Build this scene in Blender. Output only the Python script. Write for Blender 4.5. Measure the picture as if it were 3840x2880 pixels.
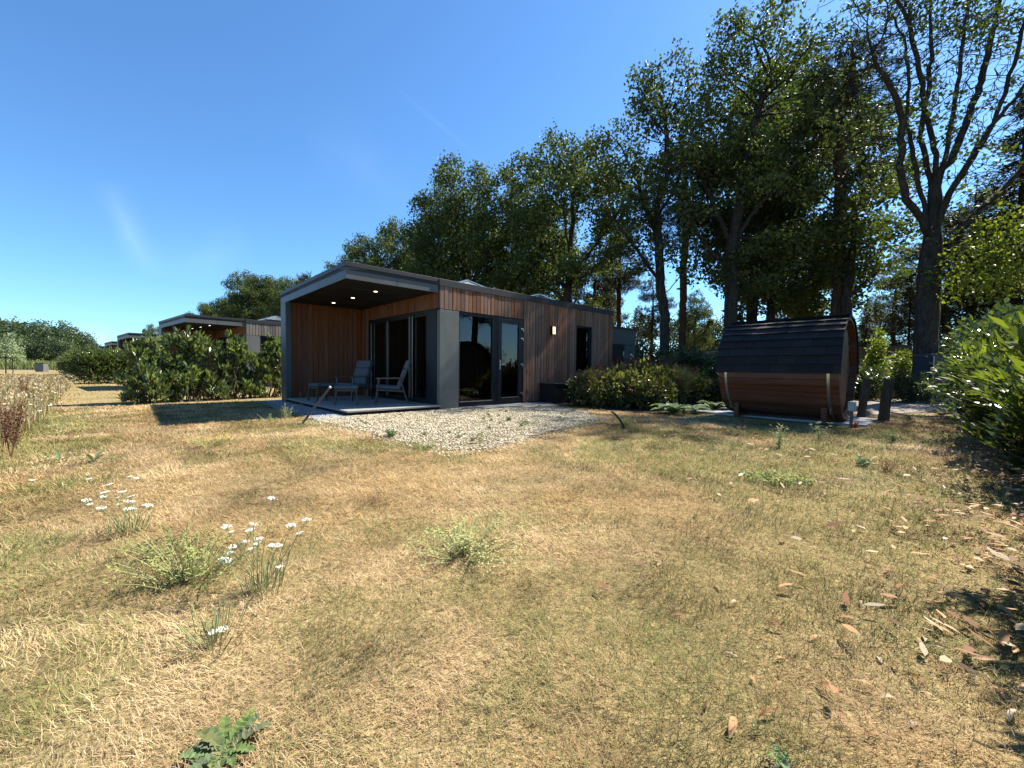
import bpy, bmesh, math, random
import numpy as np
from mathutils import Vector, Matrix, Quaternion

# ------------------------------------------------------------------ camera, sky, sun, exposure
for o in list(bpy.data.objects): bpy.data.objects.remove(o)
scene = bpy.context.scene
COL = scene.collection
H = 1.0                                     # eye height above the lawn
cam_d = bpy.data.cameras.new('camera'); cam = bpy.data.objects.new('camera', cam_d); COL.objects.link(cam)
cam_d.sensor_width = 36.0; cam_d.lens = 36.0*1531.1/3840.0
cam_d.clip_start = 0.05; cam_d.clip_end = 3000
PITCH, ROLL = .0369, .0105
cam.matrix_world = Matrix.Translation((0, 0, H)) @ Matrix.Rotation(math.pi/2-PITCH, 4, 'X') @ Matrix.Rotation(ROLL, 4, 'Z')
scene.camera = cam

SUN = Vector((2.388, 1.620, 3.11)).normalized()
w = bpy.data.worlds.new("World"); scene.world = w; w.use_nodes = True
nt = w.node_tree; nt.nodes.clear()
sky = nt.nodes.new('ShaderNodeTexSky'); sky.sky_type = 'NISHITA'; sky.sun_disc = False
sky.sun_elevation = math.asin(SUN.z); sky.sun_rotation = math.atan2(SUN.x, SUN.y)
sky.altitude = 0; sky.air_density = 1.0; sky.dust_density = 0.2; sky.ozone_density = 6.0
bg = nt.nodes.new('ShaderNodeBackground'); bg.inputs[1].default_value = 0.084
wo = nt.nodes.new('ShaderNodeOutputWorld')
tn = nt.nodes.new('ShaderNodeMix'); tn.data_type = 'RGBA'; tn.blend_type = 'MULTIPLY'; tn.inputs[0].default_value = 1.0; tn.inputs[7].default_value = (.64, .88, 1.0, 1)
nt.links.new(sky.outputs[0], tn.inputs[6]); 
_tc = nt.nodes.new('ShaderNodeTexCoord')
def mth(op, a, b=None, clamp=False):
    m = nt.nodes.new('ShaderNodeMath'); m.operation = op; m.use_clamp = clamp
    for i, v in enumerate((a, b)):
        if v is None: continue
        if isinstance(v, (int, float)): m.inputs[i].default_value = v
        else: nt.links.new(v, m.inputs[i])
    return m.outputs[0]
def vdot(v):
    m = nt.nodes.new('ShaderNodeVectorMath'); m.operation = 'DOT_PRODUCT'; nt.links.new(_tc.outputs['Generated'], m.inputs[0]); m.inputs[1].default_value = v; return m.outputs['Value']
_nz = nt.nodes.new('ShaderNodeTexNoise'); _nz.inputs['Scale'].default_value = 9; _nz.inputs['Detail'].default_value = 5; nt.links.new(_tc.outputs['Generated'], _nz.inputs['Vector'])
def pxdir(u, v): return Vector(((u-1920)/1531.0, 1, (1383-v)/1531.0)).normalized()
def cirrus(p, q, width, gain):
    """a thin cloud streak along the great circle from p to q"""
    a, b = pxdir(*p), pxdir(*q); n_ = a.cross(b).normalized(); t = (b-a).normalized(); la, lb = a.dot(t), b.dot(t); c = (la+lb)/2; h = (lb-la)/2
    off = mth('ADD', vdot(n_), mth('MULTIPLY', mth('SUBTRACT', _nz.outputs['Fac'], .5), width*1.6))
    across = mth('SUBTRACT', 1, mth('DIVIDE', mth('ABSOLUTE', off), width), True)
    along = mth('SUBTRACT', 1, mth('DIVIDE', mth('ABSOLUTE', mth('SUBTRACT', vdot(t), c)), h), True)
    return mth('MULTIPLY', mth('MULTIPLY', mth('POWER', across, 1.5), mth('POWER', along, .7)), gain)
cl = cirrus((420, 700), (610, 1060), .035, .07)
for k in (((600, 1000), (960, 940), .06, .03), ((1450, 330), (1800, 620), .008, .018), ((1150, 560), (1560, 720), .09, .02), ((180, 1290), (430, 1270), .03, .08)): cl = mth('ADD', cl, cirrus(*k))
cm = nt.nodes.new('ShaderNodeMix'); cm.data_type = 'RGBA'; nt.links.new(cl, cm.inputs[0]); nt.links.new(tn.outputs[2], cm.inputs[6]); cm.inputs[7].default_value = (8.5, 9.5, 10.5, 1)
nt.links.new(cm.outputs[2], bg.inputs[0]); nt.links.new(bg.outputs[0], wo.inputs[0])
sun_d = bpy.data.lights.new('sun', 'SUN'); sun_d.energy = 5.0; sun_d.angle = math.radians(.55); sun_d.color = (1.0, .93, .82)
sun = bpy.data.objects.new('sun', sun_d); COL.objects.link(sun); sun.location = (20, 15, 30)
sun.rotation_euler = (-SUN).to_track_quat('-Z', 'Y').to_euler()
scene.view_settings.view_transform = 'Standard'; scene.view_settings.look = 'None'
scene.view_settings.gamma = 1.0; scene.view_settings.exposure = 1.48
scene.cycles.max_bounces = 8; scene.cycles.transparent_max_bounces = 12
scene.cycles.diffuse_bounces = 3; scene.cycles.glossy_bounces = 3; scene.cycles.transmission_bounces = 4
scene.cycles.use_adaptive_sampling = True

R = math.radians
YAW = R(46.87)
VA = Vector((math.sin(YAW), math.cos(YAW), 0)); VB = Vector((-math.cos(YAW), math.sin(YAW), 0)); PA = Vector((-1.747, 9.782, 0))
RZ = math.atan2(VA.y, VA.x)
def L(s, t, z=0.0): return PA + VA*s + VB*t + Vector((0, 0, z))
def st(x, y):
    dx, dy = x-PA.x, y-PA.y
    return dx*VA.x+dy*VA.y, dx*VB.x+dy*VB.y
def TX(u, Y): return (u-1920)/1531.0*Y       # ground x of a column of the survey photo at depth Y

# ------------------------------------------------------------------ materials
def mat(name):
    m = bpy.data.materials.new(name); m.use_nodes = True
    n = m.node_tree; n.nodes.clear()
    out = n.nodes.new('ShaderNodeOutputMaterial')
    return m, n, out
def N(n, t, **k):
    x = n.nodes.new(t)
    for a, b in k.items(): setattr(x, a, b)
    return x
def lk(n, a, b): n.links.new(a, b)
def rgb(c): return (c[0], c[1], c[2], 1)
def principled(n, out, rough=.6, spec=.5, metal=0):
    p = N(n, 'ShaderNodeBsdfPrincipled'); p.inputs['Roughness'].default_value = rough
    p.inputs['Specular IOR Level'].default_value = spec; p.inputs['Metallic'].default_value = metal
    lk(n, p.outputs[0], out.inputs[0]); return p
def coord(n, kind='Object', scale=(1, 1, 1)):
    tc = N(n, 'ShaderNodeTexCoord'); mp = N(n, 'ShaderNodeMapping'); mp.inputs['Scale'].default_value = scale
    lk(n, tc.outputs[kind], mp.inputs[0]); return mp.outputs[0]
def noise(n, vec, scale, detail=4, rough=.55, dist=0):
    x = N(n, 'ShaderNodeTexNoise'); x.inputs['Scale'].default_value = scale; x.inputs['Detail'].default_value = detail
    x.inputs['Roughness'].default_value = rough; x.inputs['Distortion'].default_value = dist
    lk(n, vec, x.inputs['Vector']); return x.outputs['Fac']
def ramp(n, fac, stops):
    r = N(n, 'ShaderNodeValToRGB'); e = r.color_ramp.elements
    while len(e) < len(stops): e.new(.5)
    for i, (p, c) in enumerate(stops): e[i].position = p; e[i].color = rgb(c) if len(c) == 3 else c
    lk(n, fac, r.inputs[0]); return r.outputs[0]
def mixc(n, fac, a, b, mode='MIX'):
    m = N(n, 'ShaderNodeMix', data_type='RGBA', blend_type=mode)
    if isinstance(fac, float): m.inputs[0].default_value = fac
    else: lk(n, fac, m.inputs[0])
    for v, s in ((a, m.inputs[6]), (b, m.inputs[7])):
        if isinstance(v, tuple): s.default_value = rgb(v)
        else: lk(n, v, s)
    return m.outputs[2]
def bump(n, p, h, strength=.3, dist=.01):
    b = N(n, 'ShaderNodeBump'); b.inputs['Strength'].default_value = strength; b.inputs['Distance'].default_value = dist
    lk(n, h, b.inputs['Height']); lk(n, b.outputs[0], p.inputs['Normal'])

def m_flat(name, c, rough=.6, spec=.4, metal=0, var=.12, scale=6, bmp=0):
    m, n, o = mat(name); p = principled(n, o, rough, spec, metal); v = coord(n)
    f = noise(n, v, scale, 5)
    a = tuple(x*(1-var) for x in c); b = tuple(min(1, x*(1+var)) for x in c)
    lk(n, ramp(n, f, [(.3, a), (.7, b)]), p.inputs['Base Color'])
    if bmp: bump(n, p, noise(n, v, scale*8, 3), bmp, .004)
    return m
def m_wood(name, vert=True, weather=0.0, rough=.65, gain=1.0):
    """boards: 'tint' on the faces is each board's own colour; grain and knots run along the board"""
    m, n, o = mat(name); p = principled(n, o, rough, .25)
    s = (26, 26, 1.1) if vert else (1.1, 26, 26)
    v = coord(n, 'Object', s)
    at = N(n, 'ShaderNodeAttribute', attribute_name='tint')
    g = noise(n, v, 1.0, 6, .65, .6)
    dark = mixc(n, .8, at.outputs[0], (.45, .36, .3), 'MULTIPLY')
    c = mixc(n, ramp(n, g, [(.34, (0, 0, 0)), (.66, (1, 1, 1))]), dark, at.outputs[0])
    kv = coord(n, 'Object', (7, 7, 1.9) if vert else (1.9, 7, 7))
    vo = N(n, 'ShaderNodeTexVoronoi'); vo.inputs['Scale'].default_value = 1.0; lk(n, kv, vo.inputs['Vector'])
    k = ramp(n, vo.outputs['Distance'], [(.07, (1, 1, 1)), (.17, (0, 0, 0))])
    c = mixc(n, k, c, (.06*gain, .028*gain, .016*gain))
    if weather:
        wv = coord(n, 'Object', (2.2, 2.2, .5) if vert else (.5, 2.2, 2.2))
        wf = ramp(n, noise(n, wv, 1.0, 4), [(.35, (0, 0, 0)), (.7, (weather,)*3)])
        c = mixc(n, wf, c, (.2, .17, .14))
    lk(n, c, p.inputs['Base Color']); bump(n, p, g, .35, .004)
    return m
def m_leaf(name, c1, c2, rough=.45, spec=.4, trans=.35, tc=1.5, back=None):
    m, n, o = mat(name)
    at = N(n, 'ShaderNodeAttribute', attribute_name='tint')
    sep = N(n, 'ShaderNodeSeparateColor'); lk(n, at.outputs[0], sep.inputs[0])
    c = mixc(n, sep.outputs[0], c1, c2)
    p = N(n, 'ShaderNodeBsdfPrincipled'); p.inputs['Roughness'].default_value = rough; p.inputs['Specular IOR Level'].default_value = spec
    lk(n, c, p.inputs['Base Color'])
    t = N(n, 'ShaderNodeBsdfTranslucent')
    tcol = mixc(n, 1.0, c, (tc*1.15, tc*1.3, tc*.45), 'MULTIPLY'); lk(n, tcol, t.inputs[0])
    mx = N(n, 'ShaderNodeMixShader'); mx.inputs[0].default_value = trans
    lk(n, p.outputs[0], mx.inputs[1]); lk(n, t.outputs[0], mx.inputs[2]); lk(n, mx.outputs[0], o.inputs[0])
    return m
def m_tint(name, rough=.8, spec=.15, trans=0.0):
    m, n, o = mat(name); at = N(n, 'ShaderNodeAttribute', attribute_name='tint')
    p = N(n, 'ShaderNodeBsdfPrincipled'); p.inputs['Roughness'].default_value = rough; p.inputs['Specular IOR Level'].default_value = spec
    lk(n, at.outputs[0], p.inputs['Base Color'])
    if trans:
        t = N(n, 'ShaderNodeBsdfTranslucent'); lk(n, at.outputs[0], t.inputs[0]); mx = N(n, 'ShaderNodeMixShader'); mx.inputs[0].default_value = trans
        lk(n, p.outputs[0], mx.inputs[1]); lk(n, t.outputs[0], mx.inputs[2]); lk(n, mx.outputs[0], o.inputs[0])
    else: lk(n, p.outputs[0], o.inputs[0])
    return m
def m_emit(name, c, s):
    m, n, o = mat(name); e = N(n, 'ShaderNodeEmission'); e.inputs[0].default_value = rgb(c); e.inputs[1].default_value = s
    lk(n, e.outputs[0], o.inputs[0]); return m
def m_glass(name, tint=(.84, .88, .86)):
    m, n, o = mat(name)
    fr = N(n, 'ShaderNodeFresnel'); fr.inputs[0].default_value = 1.75
    g = N(n, 'ShaderNodeBsdfGlossy'); g.inputs['Roughness'].default_value = .0
    t = N(n, 'ShaderNodeBsdfTransparent'); t.inputs[0].default_value = rgb(tint)
    mx = N(n, 'ShaderNodeMixShader'); lk(n, fr.outputs[0], mx.inputs[0]); lk(n, t.outputs[0], mx.inputs[1]); lk(n, g.outputs[0], mx.inputs[2])
    lk(n, mx.outputs[0], o.inputs[0]); return m

M = {}
M['dark'] = m_flat('anthracite_metal', (.009, .011, .016), .5, .3, 0, .1, 3)
M['grey'] = m_flat('grey_panel', (.105, .115, .105), .5, .4, 0, .14, 3)
M['frame'] = m_flat('anthracite_frame', (.009, .011, .014), .45, .35, 0, .06, 3)
M['coping'] = m_flat('coping_metal', (.02, .023, .026), .5, .4, .1, .08, 2)
M['sidefascia'] = m_flat('side_fascia', (.042, .055, .066), .5, .5, 0, .05, 2)
M['soffit'] = m_flat('soffit_panel', (.012, .0105, .01), .7, .3, 0, .06, 2)
M['black'] = m_flat('matt_black', (.006, .006, .007), .6, .3)
M['silver'] = m_flat('brushed_steel', (.55, .55, .53), .35, .5, .9, .08, 20)
M['white'] = m_flat('interior_white', (.75, .75, .7), .8, .2, 0, .04, 2)
M['floorin'] = m_flat('interior_floor', (.14, .12, .1), .5, .3, 0, .15, 4)
M['concrete'] = m_flat('pale_decking', (.4, .39, .36), .8, .2, 0, .12, 8, .2)
M['paving'] = m_flat('grey_paving', (.3, .31, .31), .85, .2, 0, .15, 7, .3)
M['wood'] = m_wood('cladding_wood', True, .2)
M['woodin'] = m_wood('porch_wood', True, 0)
M['woodgrey'] = m_wood('weathered_cladding', True, .8)
M['stave'] = m_wood('sauna_stave', False, .0, .5)
M['deckwood'] = m_wood('terrace_board', False, .5, .8)
M['glass'] = m_glass('window_glass')
M['fabric'] = m_flat('cushion_fabric', (.085, .1, .115), .95, .1, 0, .1, 40, .2)
M['fabricl'] = m_flat('seat_fabric_light', (.3, .29, .24), .95, .1, 0, .1, 20)
M['chairmetal'] = m_flat('chair_metal', (.022, .024, .027), .45, .5)
M['armwood'] = m_flat('armrest_wood', (.1, .085, .07), .6, .3, 0, .2, 20)
M['curtain'] = m_flat('curtain_cloth', (.6, .58, .55), .95, .1)
M['redart'] = m_flat('red_art', (.3, .04, .015), .7, .2, 0, .4, 3)
M['spot'] = m_emit('downlight_glow', (1, .86, .6), 5)
M['lampglow'] = m_emit('wall_lamp_glow', (1, .72, .36), 1.5)
M['post'] = m_wood('weathered_post', True, .3, .9)
M['bark'] = None
def m_bark(name, c1, c2, sc=1.0):
    m, n, o = mat(name); p = principled(n, o, .9, .15); v = coord(n, 'Object', (5*sc, 5*sc, 1.2*sc))
    f = noise(n, v, 2.0, 8, .7, .4); lk(n, ramp(n, f, [(.35, c1), (.65, c2)]), p.inputs['Base Color']); bump(n, p, f, .8, .05); return m
M['bark'] = m_bark('oak_bark', (.018, .015, .012), (.06, .05, .04))
M['pinebark'] = m_bark('pine_bark', (.035, .02, .013), (.1, .052, .032))
M['stem'] = m_bark('shrub_stem', (.05, .04, .02), (.12, .1, .05), 4)
M['oak'] = m_leaf('oak_leaves', (.024, .038, .016), (.11, .135, .044), .6, .12, .25)
M['oakfar'] = m_leaf('far_leaves', (.03, .05, .024), (.075, .105, .04), .5, .3, .2)
M['yellow'] = m_leaf('yellow_green_leaves', (.08, .11, .02), (.2, .21, .03), .5, .3, .4)
M['pine'] = m_leaf('pine_needles', (.014, .024, .012), (.045, .06, .022), .55, .25, .12)
M['fir'] = m_leaf('fir_needles', (.012, .02, .012), (.035, .05, .026), .55, .25, .1)
M['laurel'] = m_leaf('laurel_leaves', (.028, .046, .016), (.13, .16, .06), .24, .6, .28)
M['laurelbright'] = m_leaf('bright_laurel_leaves', (.012, .024, .007), (.165, .195, .03), .22, .6, .35)
M['laurelup'] = m_leaf('hedge_laurel_leaves', (.03, .05, .02), (.2, .24, .1), .24, .6, .3)
M['privet'] = m_leaf('shrub_leaves', (.014, .026, .009), (.07, .09, .03), .35, .5, .3)
M['persic'] = m_leaf('knotweed_leaves', (.03, .036, .012), (.15, .15, .05), .4, .45, .35)
M['hosta'] = m_leaf('hosta_leaves', (.12, .17, .09), (.32, .38, .24), .35, .4, .3)
M['weed'] = m_leaf('weed_leaves', (.1, .14, .045), (.27, .3, .1), .6, .25, .3)
M['weedblue'] = m_leaf('greygreen_leaves', (.12, .16, .1), (.3, .36, .24), .6, .25, .25)
M['tint'] = m_tint('tinted_matt'); M['tintleaf'] = m_tint('tinted_leaf', .7, .2, .25)
M['grass'] = m_tint('grass_blades', .75, .12, .3)
M['umbel'] = m_flat('white_umbel', (.75, .75, .68), .9, .1)

# ------------------------------------------------------------------ mesh helpers
def mesh_np(name, V, F, mats, tint=None, smooth=False, corner=False):
    """V (n,3), F (m,k) all the same k, tint (m,3) per face"""
    V = np.asarray(V, np.float32); F = np.asarray(F, np.int32); k = F.shape[1]
    me = bpy.data.meshes.new(name)
    me.vertices.add(len(V)); me.vertices.foreach_set('co', V.ravel())
    me.loops.add(F.size); me.loops.foreach_set('vertex_index', F.ravel())
    me.polygons.add(len(F)); me.polygons.foreach_set('loop_start', np.arange(0, F.size, k, dtype=np.int32))
    me.polygons.foreach_set('loop_total', np.full(len(F), k, np.int32))
    if smooth: me.polygons.foreach_set('use_smooth', np.ones(len(F), bool))
    me.update(calc_edges=True)
    if tint is not None:
        a = me.attributes.new('tint', 'FLOAT_COLOR', 'FACE')
        t = np.ones((len(F), 4), np.float32); t[:, :3] = tint; a.data.foreach_set('color', t.ravel())
    me.materials.append(mats)
    return me
class MB:
    def __init__(s): s.V = []; s.F = []; s.T = []
    def add(s, vs, fs, tint=(1, 1, 1)):
        b = len(s.V); s.V += [tuple(v) for v in vs]; s.F += [tuple(i+b for i in f) for f in fs]; s.T += [tint]*len(fs); return s
    def box(s, x0, x1, y0, y1, z0, z1, tint=(1, 1, 1), mt=None):
        vs = [Vector((x, y, z)) for z in (z0, z1) for y in (y0, y1) for x in (x0, x1)]
        if mt is not None: vs = [mt @ v for v in vs]
        return s.add(vs, [(0, 2, 3, 1), (4, 5, 7, 6), (0, 1, 5, 4), (2, 6, 7, 3), (0, 4, 6, 2), (1, 3, 7, 5)], tint)
    def bar(s, p, q, w, d, tint=(1, 1, 1), up=(0, 0, 1)):
        p, q = Vector(p), Vector(q); z = (q-p).normalized(); u = Vector(up)
        if abs(z.dot(u)) > .95: u = Vector((0, 1, 0))
        x = z.cross(u).normalized(); y = z.cross(x)
        vs = [c+x*a*w/2+y*b*d/2 for c in (p, q) for a, b in ((-1, -1), (1, -1), (1, 1), (-1, 1))]
        return s.add(vs, [(3, 2, 1, 0), (4, 5, 6, 7), (0, 1, 5, 4), (1, 2, 6, 5), (2, 3, 7, 6), (3, 0, 4, 7)], tint)
    def tube(s, pts, r, n=8, tint=(1, 1, 1), cap=True):
        pts = [Vector(p) for p in pts]; rs = r if isinstance(r, (list, tuple)) else [r]*len(pts)
        b = len(s.V); vs = []; fs = []
        for i, p in enumerate(pts):
            t = (pts[min(i+1, len(pts)-1)]-pts[max(i-1, 0)]).normalized()
            u = t.cross(Vector((.31, .9, .13))).normalized(); v = t.cross(u)
            for k in range(n):
                a = 2*math.pi*k/n; vs.append(p+(u*math.cos(a)+v*math.sin(a))*rs[i])
        for i in range(len(pts)-1):
            for k in range(n): fs.append((i*n+k, i*n+(k+1) % n, (i+1)*n+(k+1) % n, (i+1)*n+k))
        if cap: fs.append(tuple(range(n))[::-1]); fs.append(tuple((len(pts)-1)*n+k for k in range(n)))
        return s.add(vs, fs, tint)
    def mesh(s, name, m):
        me = bpy.data.meshes.new(name); me.from_pydata(s.V, [], s.F); me.materials.append(m)
        a = me.attributes.new('tint', 'FLOAT_COLOR', 'FACE')
        a.data.foreach_set('color', np.array([(t[0], t[1], t[2], 1) for t in s.T], np.float32).ravel())
        me.update(); return me
def fixn(me):
    bm = bmesh.new(); bm.from_mesh(me); bmesh.ops.recalc_face_normals(bm, faces=bm.faces); bm.to_mesh(me); bm.free()
def put(name, me, parent=None, loc=(0, 0, 0), rz=0, bev=0, label=None, cat=None, group=None, kind=None):
    o = bpy.data.objects.new(name, me); COL.objects.link(o); o.location = loc; o.rotation_euler = (0, 0, rz)
    if parent: o.parent = parent
    if bev:
        b = o.modifiers.new('bevel', 'BEVEL'); b.width = bev; b.segments = 2; b.limit_method = 'ANGLE'
    tag(o, label, cat, group, kind); return o
def tag(o, label=None, cat=None, group=None, kind=None):
    for k, v in (('label', label), ('category', cat), ('group', group), ('kind', kind)):
        if v: o[k] = v
def thing(name, label, cat, loc=(0, 0, 0), rz=0, group=None, scale=1):
    o = bpy.data.objects.new(name, None); COL.objects.link(o); o.location = loc; o.rotation_euler = (0, 0, rz)
    o.scale = (scale,)*3 if not isinstance(scale, tuple) else scale; o.empty_display_size = .2
    tag(o, label, cat, group); return o
def copy_tree(o, parent=None, skip=()):
    c = o.copy(); COL.objects.link(c); c.parent = parent
    for ch in list(o.children):
        if ch.name.split('.')[0] not in skip: copy_tree(ch, c, skip)
    return c
rnd = random.Random(7)

# value noise on a plane
_g = np.random.default_rng(3).random((256, 256)).astype(np.float32)
def vn(x, y, s, o=0):
    x = np.asarray(x)*s+37.3+o*11.7; y = np.asarray(y)*s+91.1+o*5.3
    xi = np.floor(x).astype(int); yi = np.floor(y).astype(int); fx = x-xi; fy = y-yi
    fx = fx*fx*(3-2*fx); fy = fy*fy*(3-2*fy)
    g = lambda i, j: _g[i % 256, j % 256]
    return (g(xi, yi)*(1-fx)+g(xi+1, yi)*fx)*(1-fy)+(g(xi, yi+1)*(1-fx)+g(xi+1, yi+1)*fx)*fy
def fbm(x, y, s, o=0): return vn(x, y, s, o)*.5+vn(x, y, s*2.1, o+1)*.3+vn(x, y, s*4.3, o+2)*.2

# ------------------------------------------------------------------ ground
def m_ground():
    m, n, o = mat('dry_lawn'); p = principled(n, o, .95, .1)
    v = coord(n, 'Object')
    f = noise(n, v, .55, 6, .62); g = noise(n, v, 22, 6, .7); st_ = noise(n, coord(n, 'Object', (1, 1, 1)), 90, 3, .6)
    straw = ramp(n, g, [(.3, (.15, .105, .05)), (.5, (.33, .245, .11)), (.72, (.5, .39, .2))])
    green = ramp(n, g, [(.3, (.07, .08, .025)), (.7, (.2, .2, .07))])
    c = mixc(n, ramp(n, f, [(.47, (0, 0, 0)), (.66, (.75, .75, .75))]), straw, green)
    c = mixc(n, ramp(n, st_, [(.4, (.6, .6, .6)), (.6, (0, 0, 0))]), c, (.13, .09, .045))
    lk(n, c, p.inputs['Base Color']); bump(n, p, g, .9, .03); return m
def sheet(name, pts, z, m, kind='structure', label=None, jag=0, cat=None):
    """flat polygon sheet; jag adds a wandering edge"""
    P = [Vector((a[0], a[1], 0)) for a in pts]
    if jag:
        Q = []
        for i in range(len(P)):
            a, b = P[i], P[(i+1) % len(P)]; k = max(2, int((b-a).length/.12))
            nrm = Vector((-(b-a).y, (b-a).x, 0)).normalized()
            for j in range(k):
                q = a.lerp(b, j/k); d = (float(fbm(q.x, q.y, 1.7, 4))-.5)*2.2+(float(vn(q.x, q.y, 7, 5))-.5)*.7
                Q.append(q+nrm*d*jag)
        P = Q
    me = bpy.data.meshes.new(name); bm = bmesh.new()
    f = bm.faces.new([bm.verts.new((q.x, q.y, z)) for q in P])
    if f.normal.z < 0 or True:
        f.normal_update()
        if f.normal.z < 0: f.normal_flip()
    bmesh.ops.triangulate(bm, faces=bm.faces); bm.to_mesh(me); bm.free(); me.materials.append(m)
    o = put(name, me, kind=kind, label=label, cat=cat); return P
gm = m_ground()
sheet('lawn', [(-900, -60), (900, -60), (900, 1400), (-900, 1400)], 0, gm)

def m_gravel(name, c1, c2, c3, sc=38):
    m, n, o = mat(name); p = principled(n, o, .85, .25); v = coord(n)
    vo = N(n, 'ShaderNodeTexVoronoi'); vo.inputs['Scale'].default_value = sc; lk(n, v, vo.inputs['Vector'])
    sp = N(n, 'ShaderNodeSeparateColor'); lk(n, vo.outputs['Color'], sp.inputs[0])
    c = ramp(n, sp.outputs[0], [(.0, c1), (.5, c2), (1.0, c3)])
    e = ramp(n, vo.outputs['Distance'], [(.35, (1, 1, 1)), (.75, (.35, .3, .22))])
    c = mixc(n, 1.0, c, e, 'MULTIPLY')
    d = ramp(n, noise(n, v, 1.6, 5), [(.45, (0, 0, 0)), (.75, (.55, .55, .55))])
    c = mixc(n, d, c, (.3, .24, .14))
    lk(n, c, p.inputs['Base Color'])
    iv = N(n, 'ShaderNodeMath', operation='SUBTRACT'); iv.inputs[0].default_value = 1; lk(n, vo.outputs['Distance'], iv.inputs[1])
    bump(n, p, iv.outputs[0], .9, .02); return m
M['gravel'] = m_gravel('cream_gravel', (.15, .115, .065), (.27, .225, .14), (.42, .365, .255))
M['gravelshade'] = m_gravel('shade_tinted_gravel', (.1, .11, .12), (.18, .19, .2), (.28, .29, .3), 30)  # pale pebbles; the blue-grey tone carries the porch roof's shadow
M['road'] = m_gravel('track_gravel', (.26, .22, .19), (.36, .31, .28), (.46, .41, .38), 30)
M['soil'] = m_flat('bed_soil', (.05, .038, .024), .95, .1, 0, .35, 14, .8)
M['litter'] = m_flat('litter_ground', (.09, .065, .04), .95, .1, 0, .5, 20, .8)
GR = [L(s, t) for s, t in ((-2.95, .15), (-2.8, -2.2), (-2.75, -4.2), (-2.2, -4.45), (-.8, -4.15), (.3, -3.95), (1.5, -3.6), (2.3, -2.6), (2.9, -1.2), (3.3, -.05), (.0, -.02), (-2.3, -.02))]
grP = sheet('gravel_yard', GR, .012, M['gravel'], jag=.13)
sheet('gravel_strip', [L(s, t) for s, t in ((-2.95, -.3), (-2.15, -.1), (-2.15, 4.95), (-2.75, 5.0))], .008, M['gravelshade'], jag=.06)
sheet('road', [(5.5, 8.55), (7.9, 9.3), (12.35, 11.2), (30, 17.5), (60, 27), (60, 34), (30, 22.5), (16, 16.2), (11.9, 14.4), (5, 12.2), (4, 10.4)], .010, M['road'], jag=.15)
sheet('flower_bed', [L(s, t) for s, t in ((3.0, -.9), (3.0, -3.0), (3.6, -3.9), (7.5, -4.0), (9, -1), (8.5, 1.5), (7.4, -.1), (4.4, -.1))], .014, M['soil'], jag=.12)
sheet('hedge_soil', [(2.2, .6), (4.0, 2.4), (6.5, 5.3), (9.3, 8.3), (11, 10), (12.5, 9.3), (9, 5.5), (5.5, 1.6), (4, -.5)], .006, M['litter'], jag=.18)
sheet('path', [(-150, 66), (-77, 62.5), (-56, 60), (-46, 62), (-46, 66), (-62, 66), (-150, 74)], .02, M['road'], jag=.3)
gp = np.array([(p.x, p.y) for p in grP])
def inpoly(x, y, P):
    x = np.asarray(x); y = np.asarray(y); c = np.zeros(x.shape, bool); n = len(P)
    for i in range(n):
        x1, y1 = P[i][0], P[i][1]; x2, y2 = P[i-1][0], P[i-1][1]
        c ^= ((y1 > y) != (y2 > y)) & (x < (x2-x1)*(y-y1)/(y2-y1+1e-12)+x1)
    return c
roadP = [(5.5, 8.55), (7.9, 9.3), (12.35, 11.2), (30, 17.5), (60, 27), (60, 34), (30, 22.5), (16, 16.2), (11.9, 14.4), (5, 12.2), (4, 10.4)]

# ------------------------------------------------------------------ the cabin
def tone(base, v, r=rnd):
    k = 1+r.uniform(-v, v); g = r.random()*min(1, v*1.6)
    return tuple(max(0, (c*(1-g)+(.2)*g)*k) for c in base)
def boards_x(mb, x0, x1, y, z0, z1, base, out=-1, pitch=.122, var=.28, rr=rnd):
    """vertical cladding along x; out is the side the face looks to"""
    x = x0; i = 0
    while x < x1-.01:
        e = min(x+pitch, x1); d = .024+rr.uniform(-.004, .003)
        a = (x+.004, e-.004)
        ys = (y, y+out*d) if out > 0 else (y+out*d, y)
        mb.box(a[0]+.005, a[1]-.005, ys[0], ys[1], z0, z1, tone(base, var, rr)); x = e; i += 1
    return mb
def boards_y(mb, y0, y1, x, z0, z1, base, out=-1, pitch=.145, var=.3, rr=rnd):
    y = y0; i = 0
    while y < y1-.01:
        e = min(y+pitch, y1); d = .022 if i % 2 == 0 else .013
        xs = (x, x+out*d) if out > 0 else (x+out*d, x)
        mb.box(xs[0], xs[1], y+.003, e-.003, z0, z1, tone(base, var, rr)); y = e; i += 1
    return mb
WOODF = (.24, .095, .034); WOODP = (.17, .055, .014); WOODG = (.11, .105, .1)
W = 4.85; LE = 7.33; CX = -2.209
def frame_x(mb, x0, x1, z0, z1, y0, y1, b=.06, bb=None, bt=None):
    bb = bb or b; bt = bt or b
    mb.box(x0, x0+b, y0, y1, z0, z1); mb.box(x1-b, x1, y0, y1, z0, z1)
    mb.box(x0+b, x1-b, y0, y1, z0, z0+bb); mb.box(x0+b, x1-b, y0, y1, z1-bt, z1); return mb
def frame_y(mb, y0, y1, z0, z1, x0, x1, b=.05):
    mb.box(x0, x1, y0, y0+b, z0, z1); mb.box(x0, x1, y1-b, y1, z0, z1)
    mb.box(x0, x1, y0+b, y1-b, z0, z0+b); mb.box(x0, x1, y0+b, y1-b, z1-b, z1); return mb
cabin = thing('cabin', 'nearest wood-clad flat-roofed holiday cabin with open corner porch and glazed front', 'cabin', PA, RZ, 'holiday cabins in a row')
rr = random.Random(5)
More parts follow.
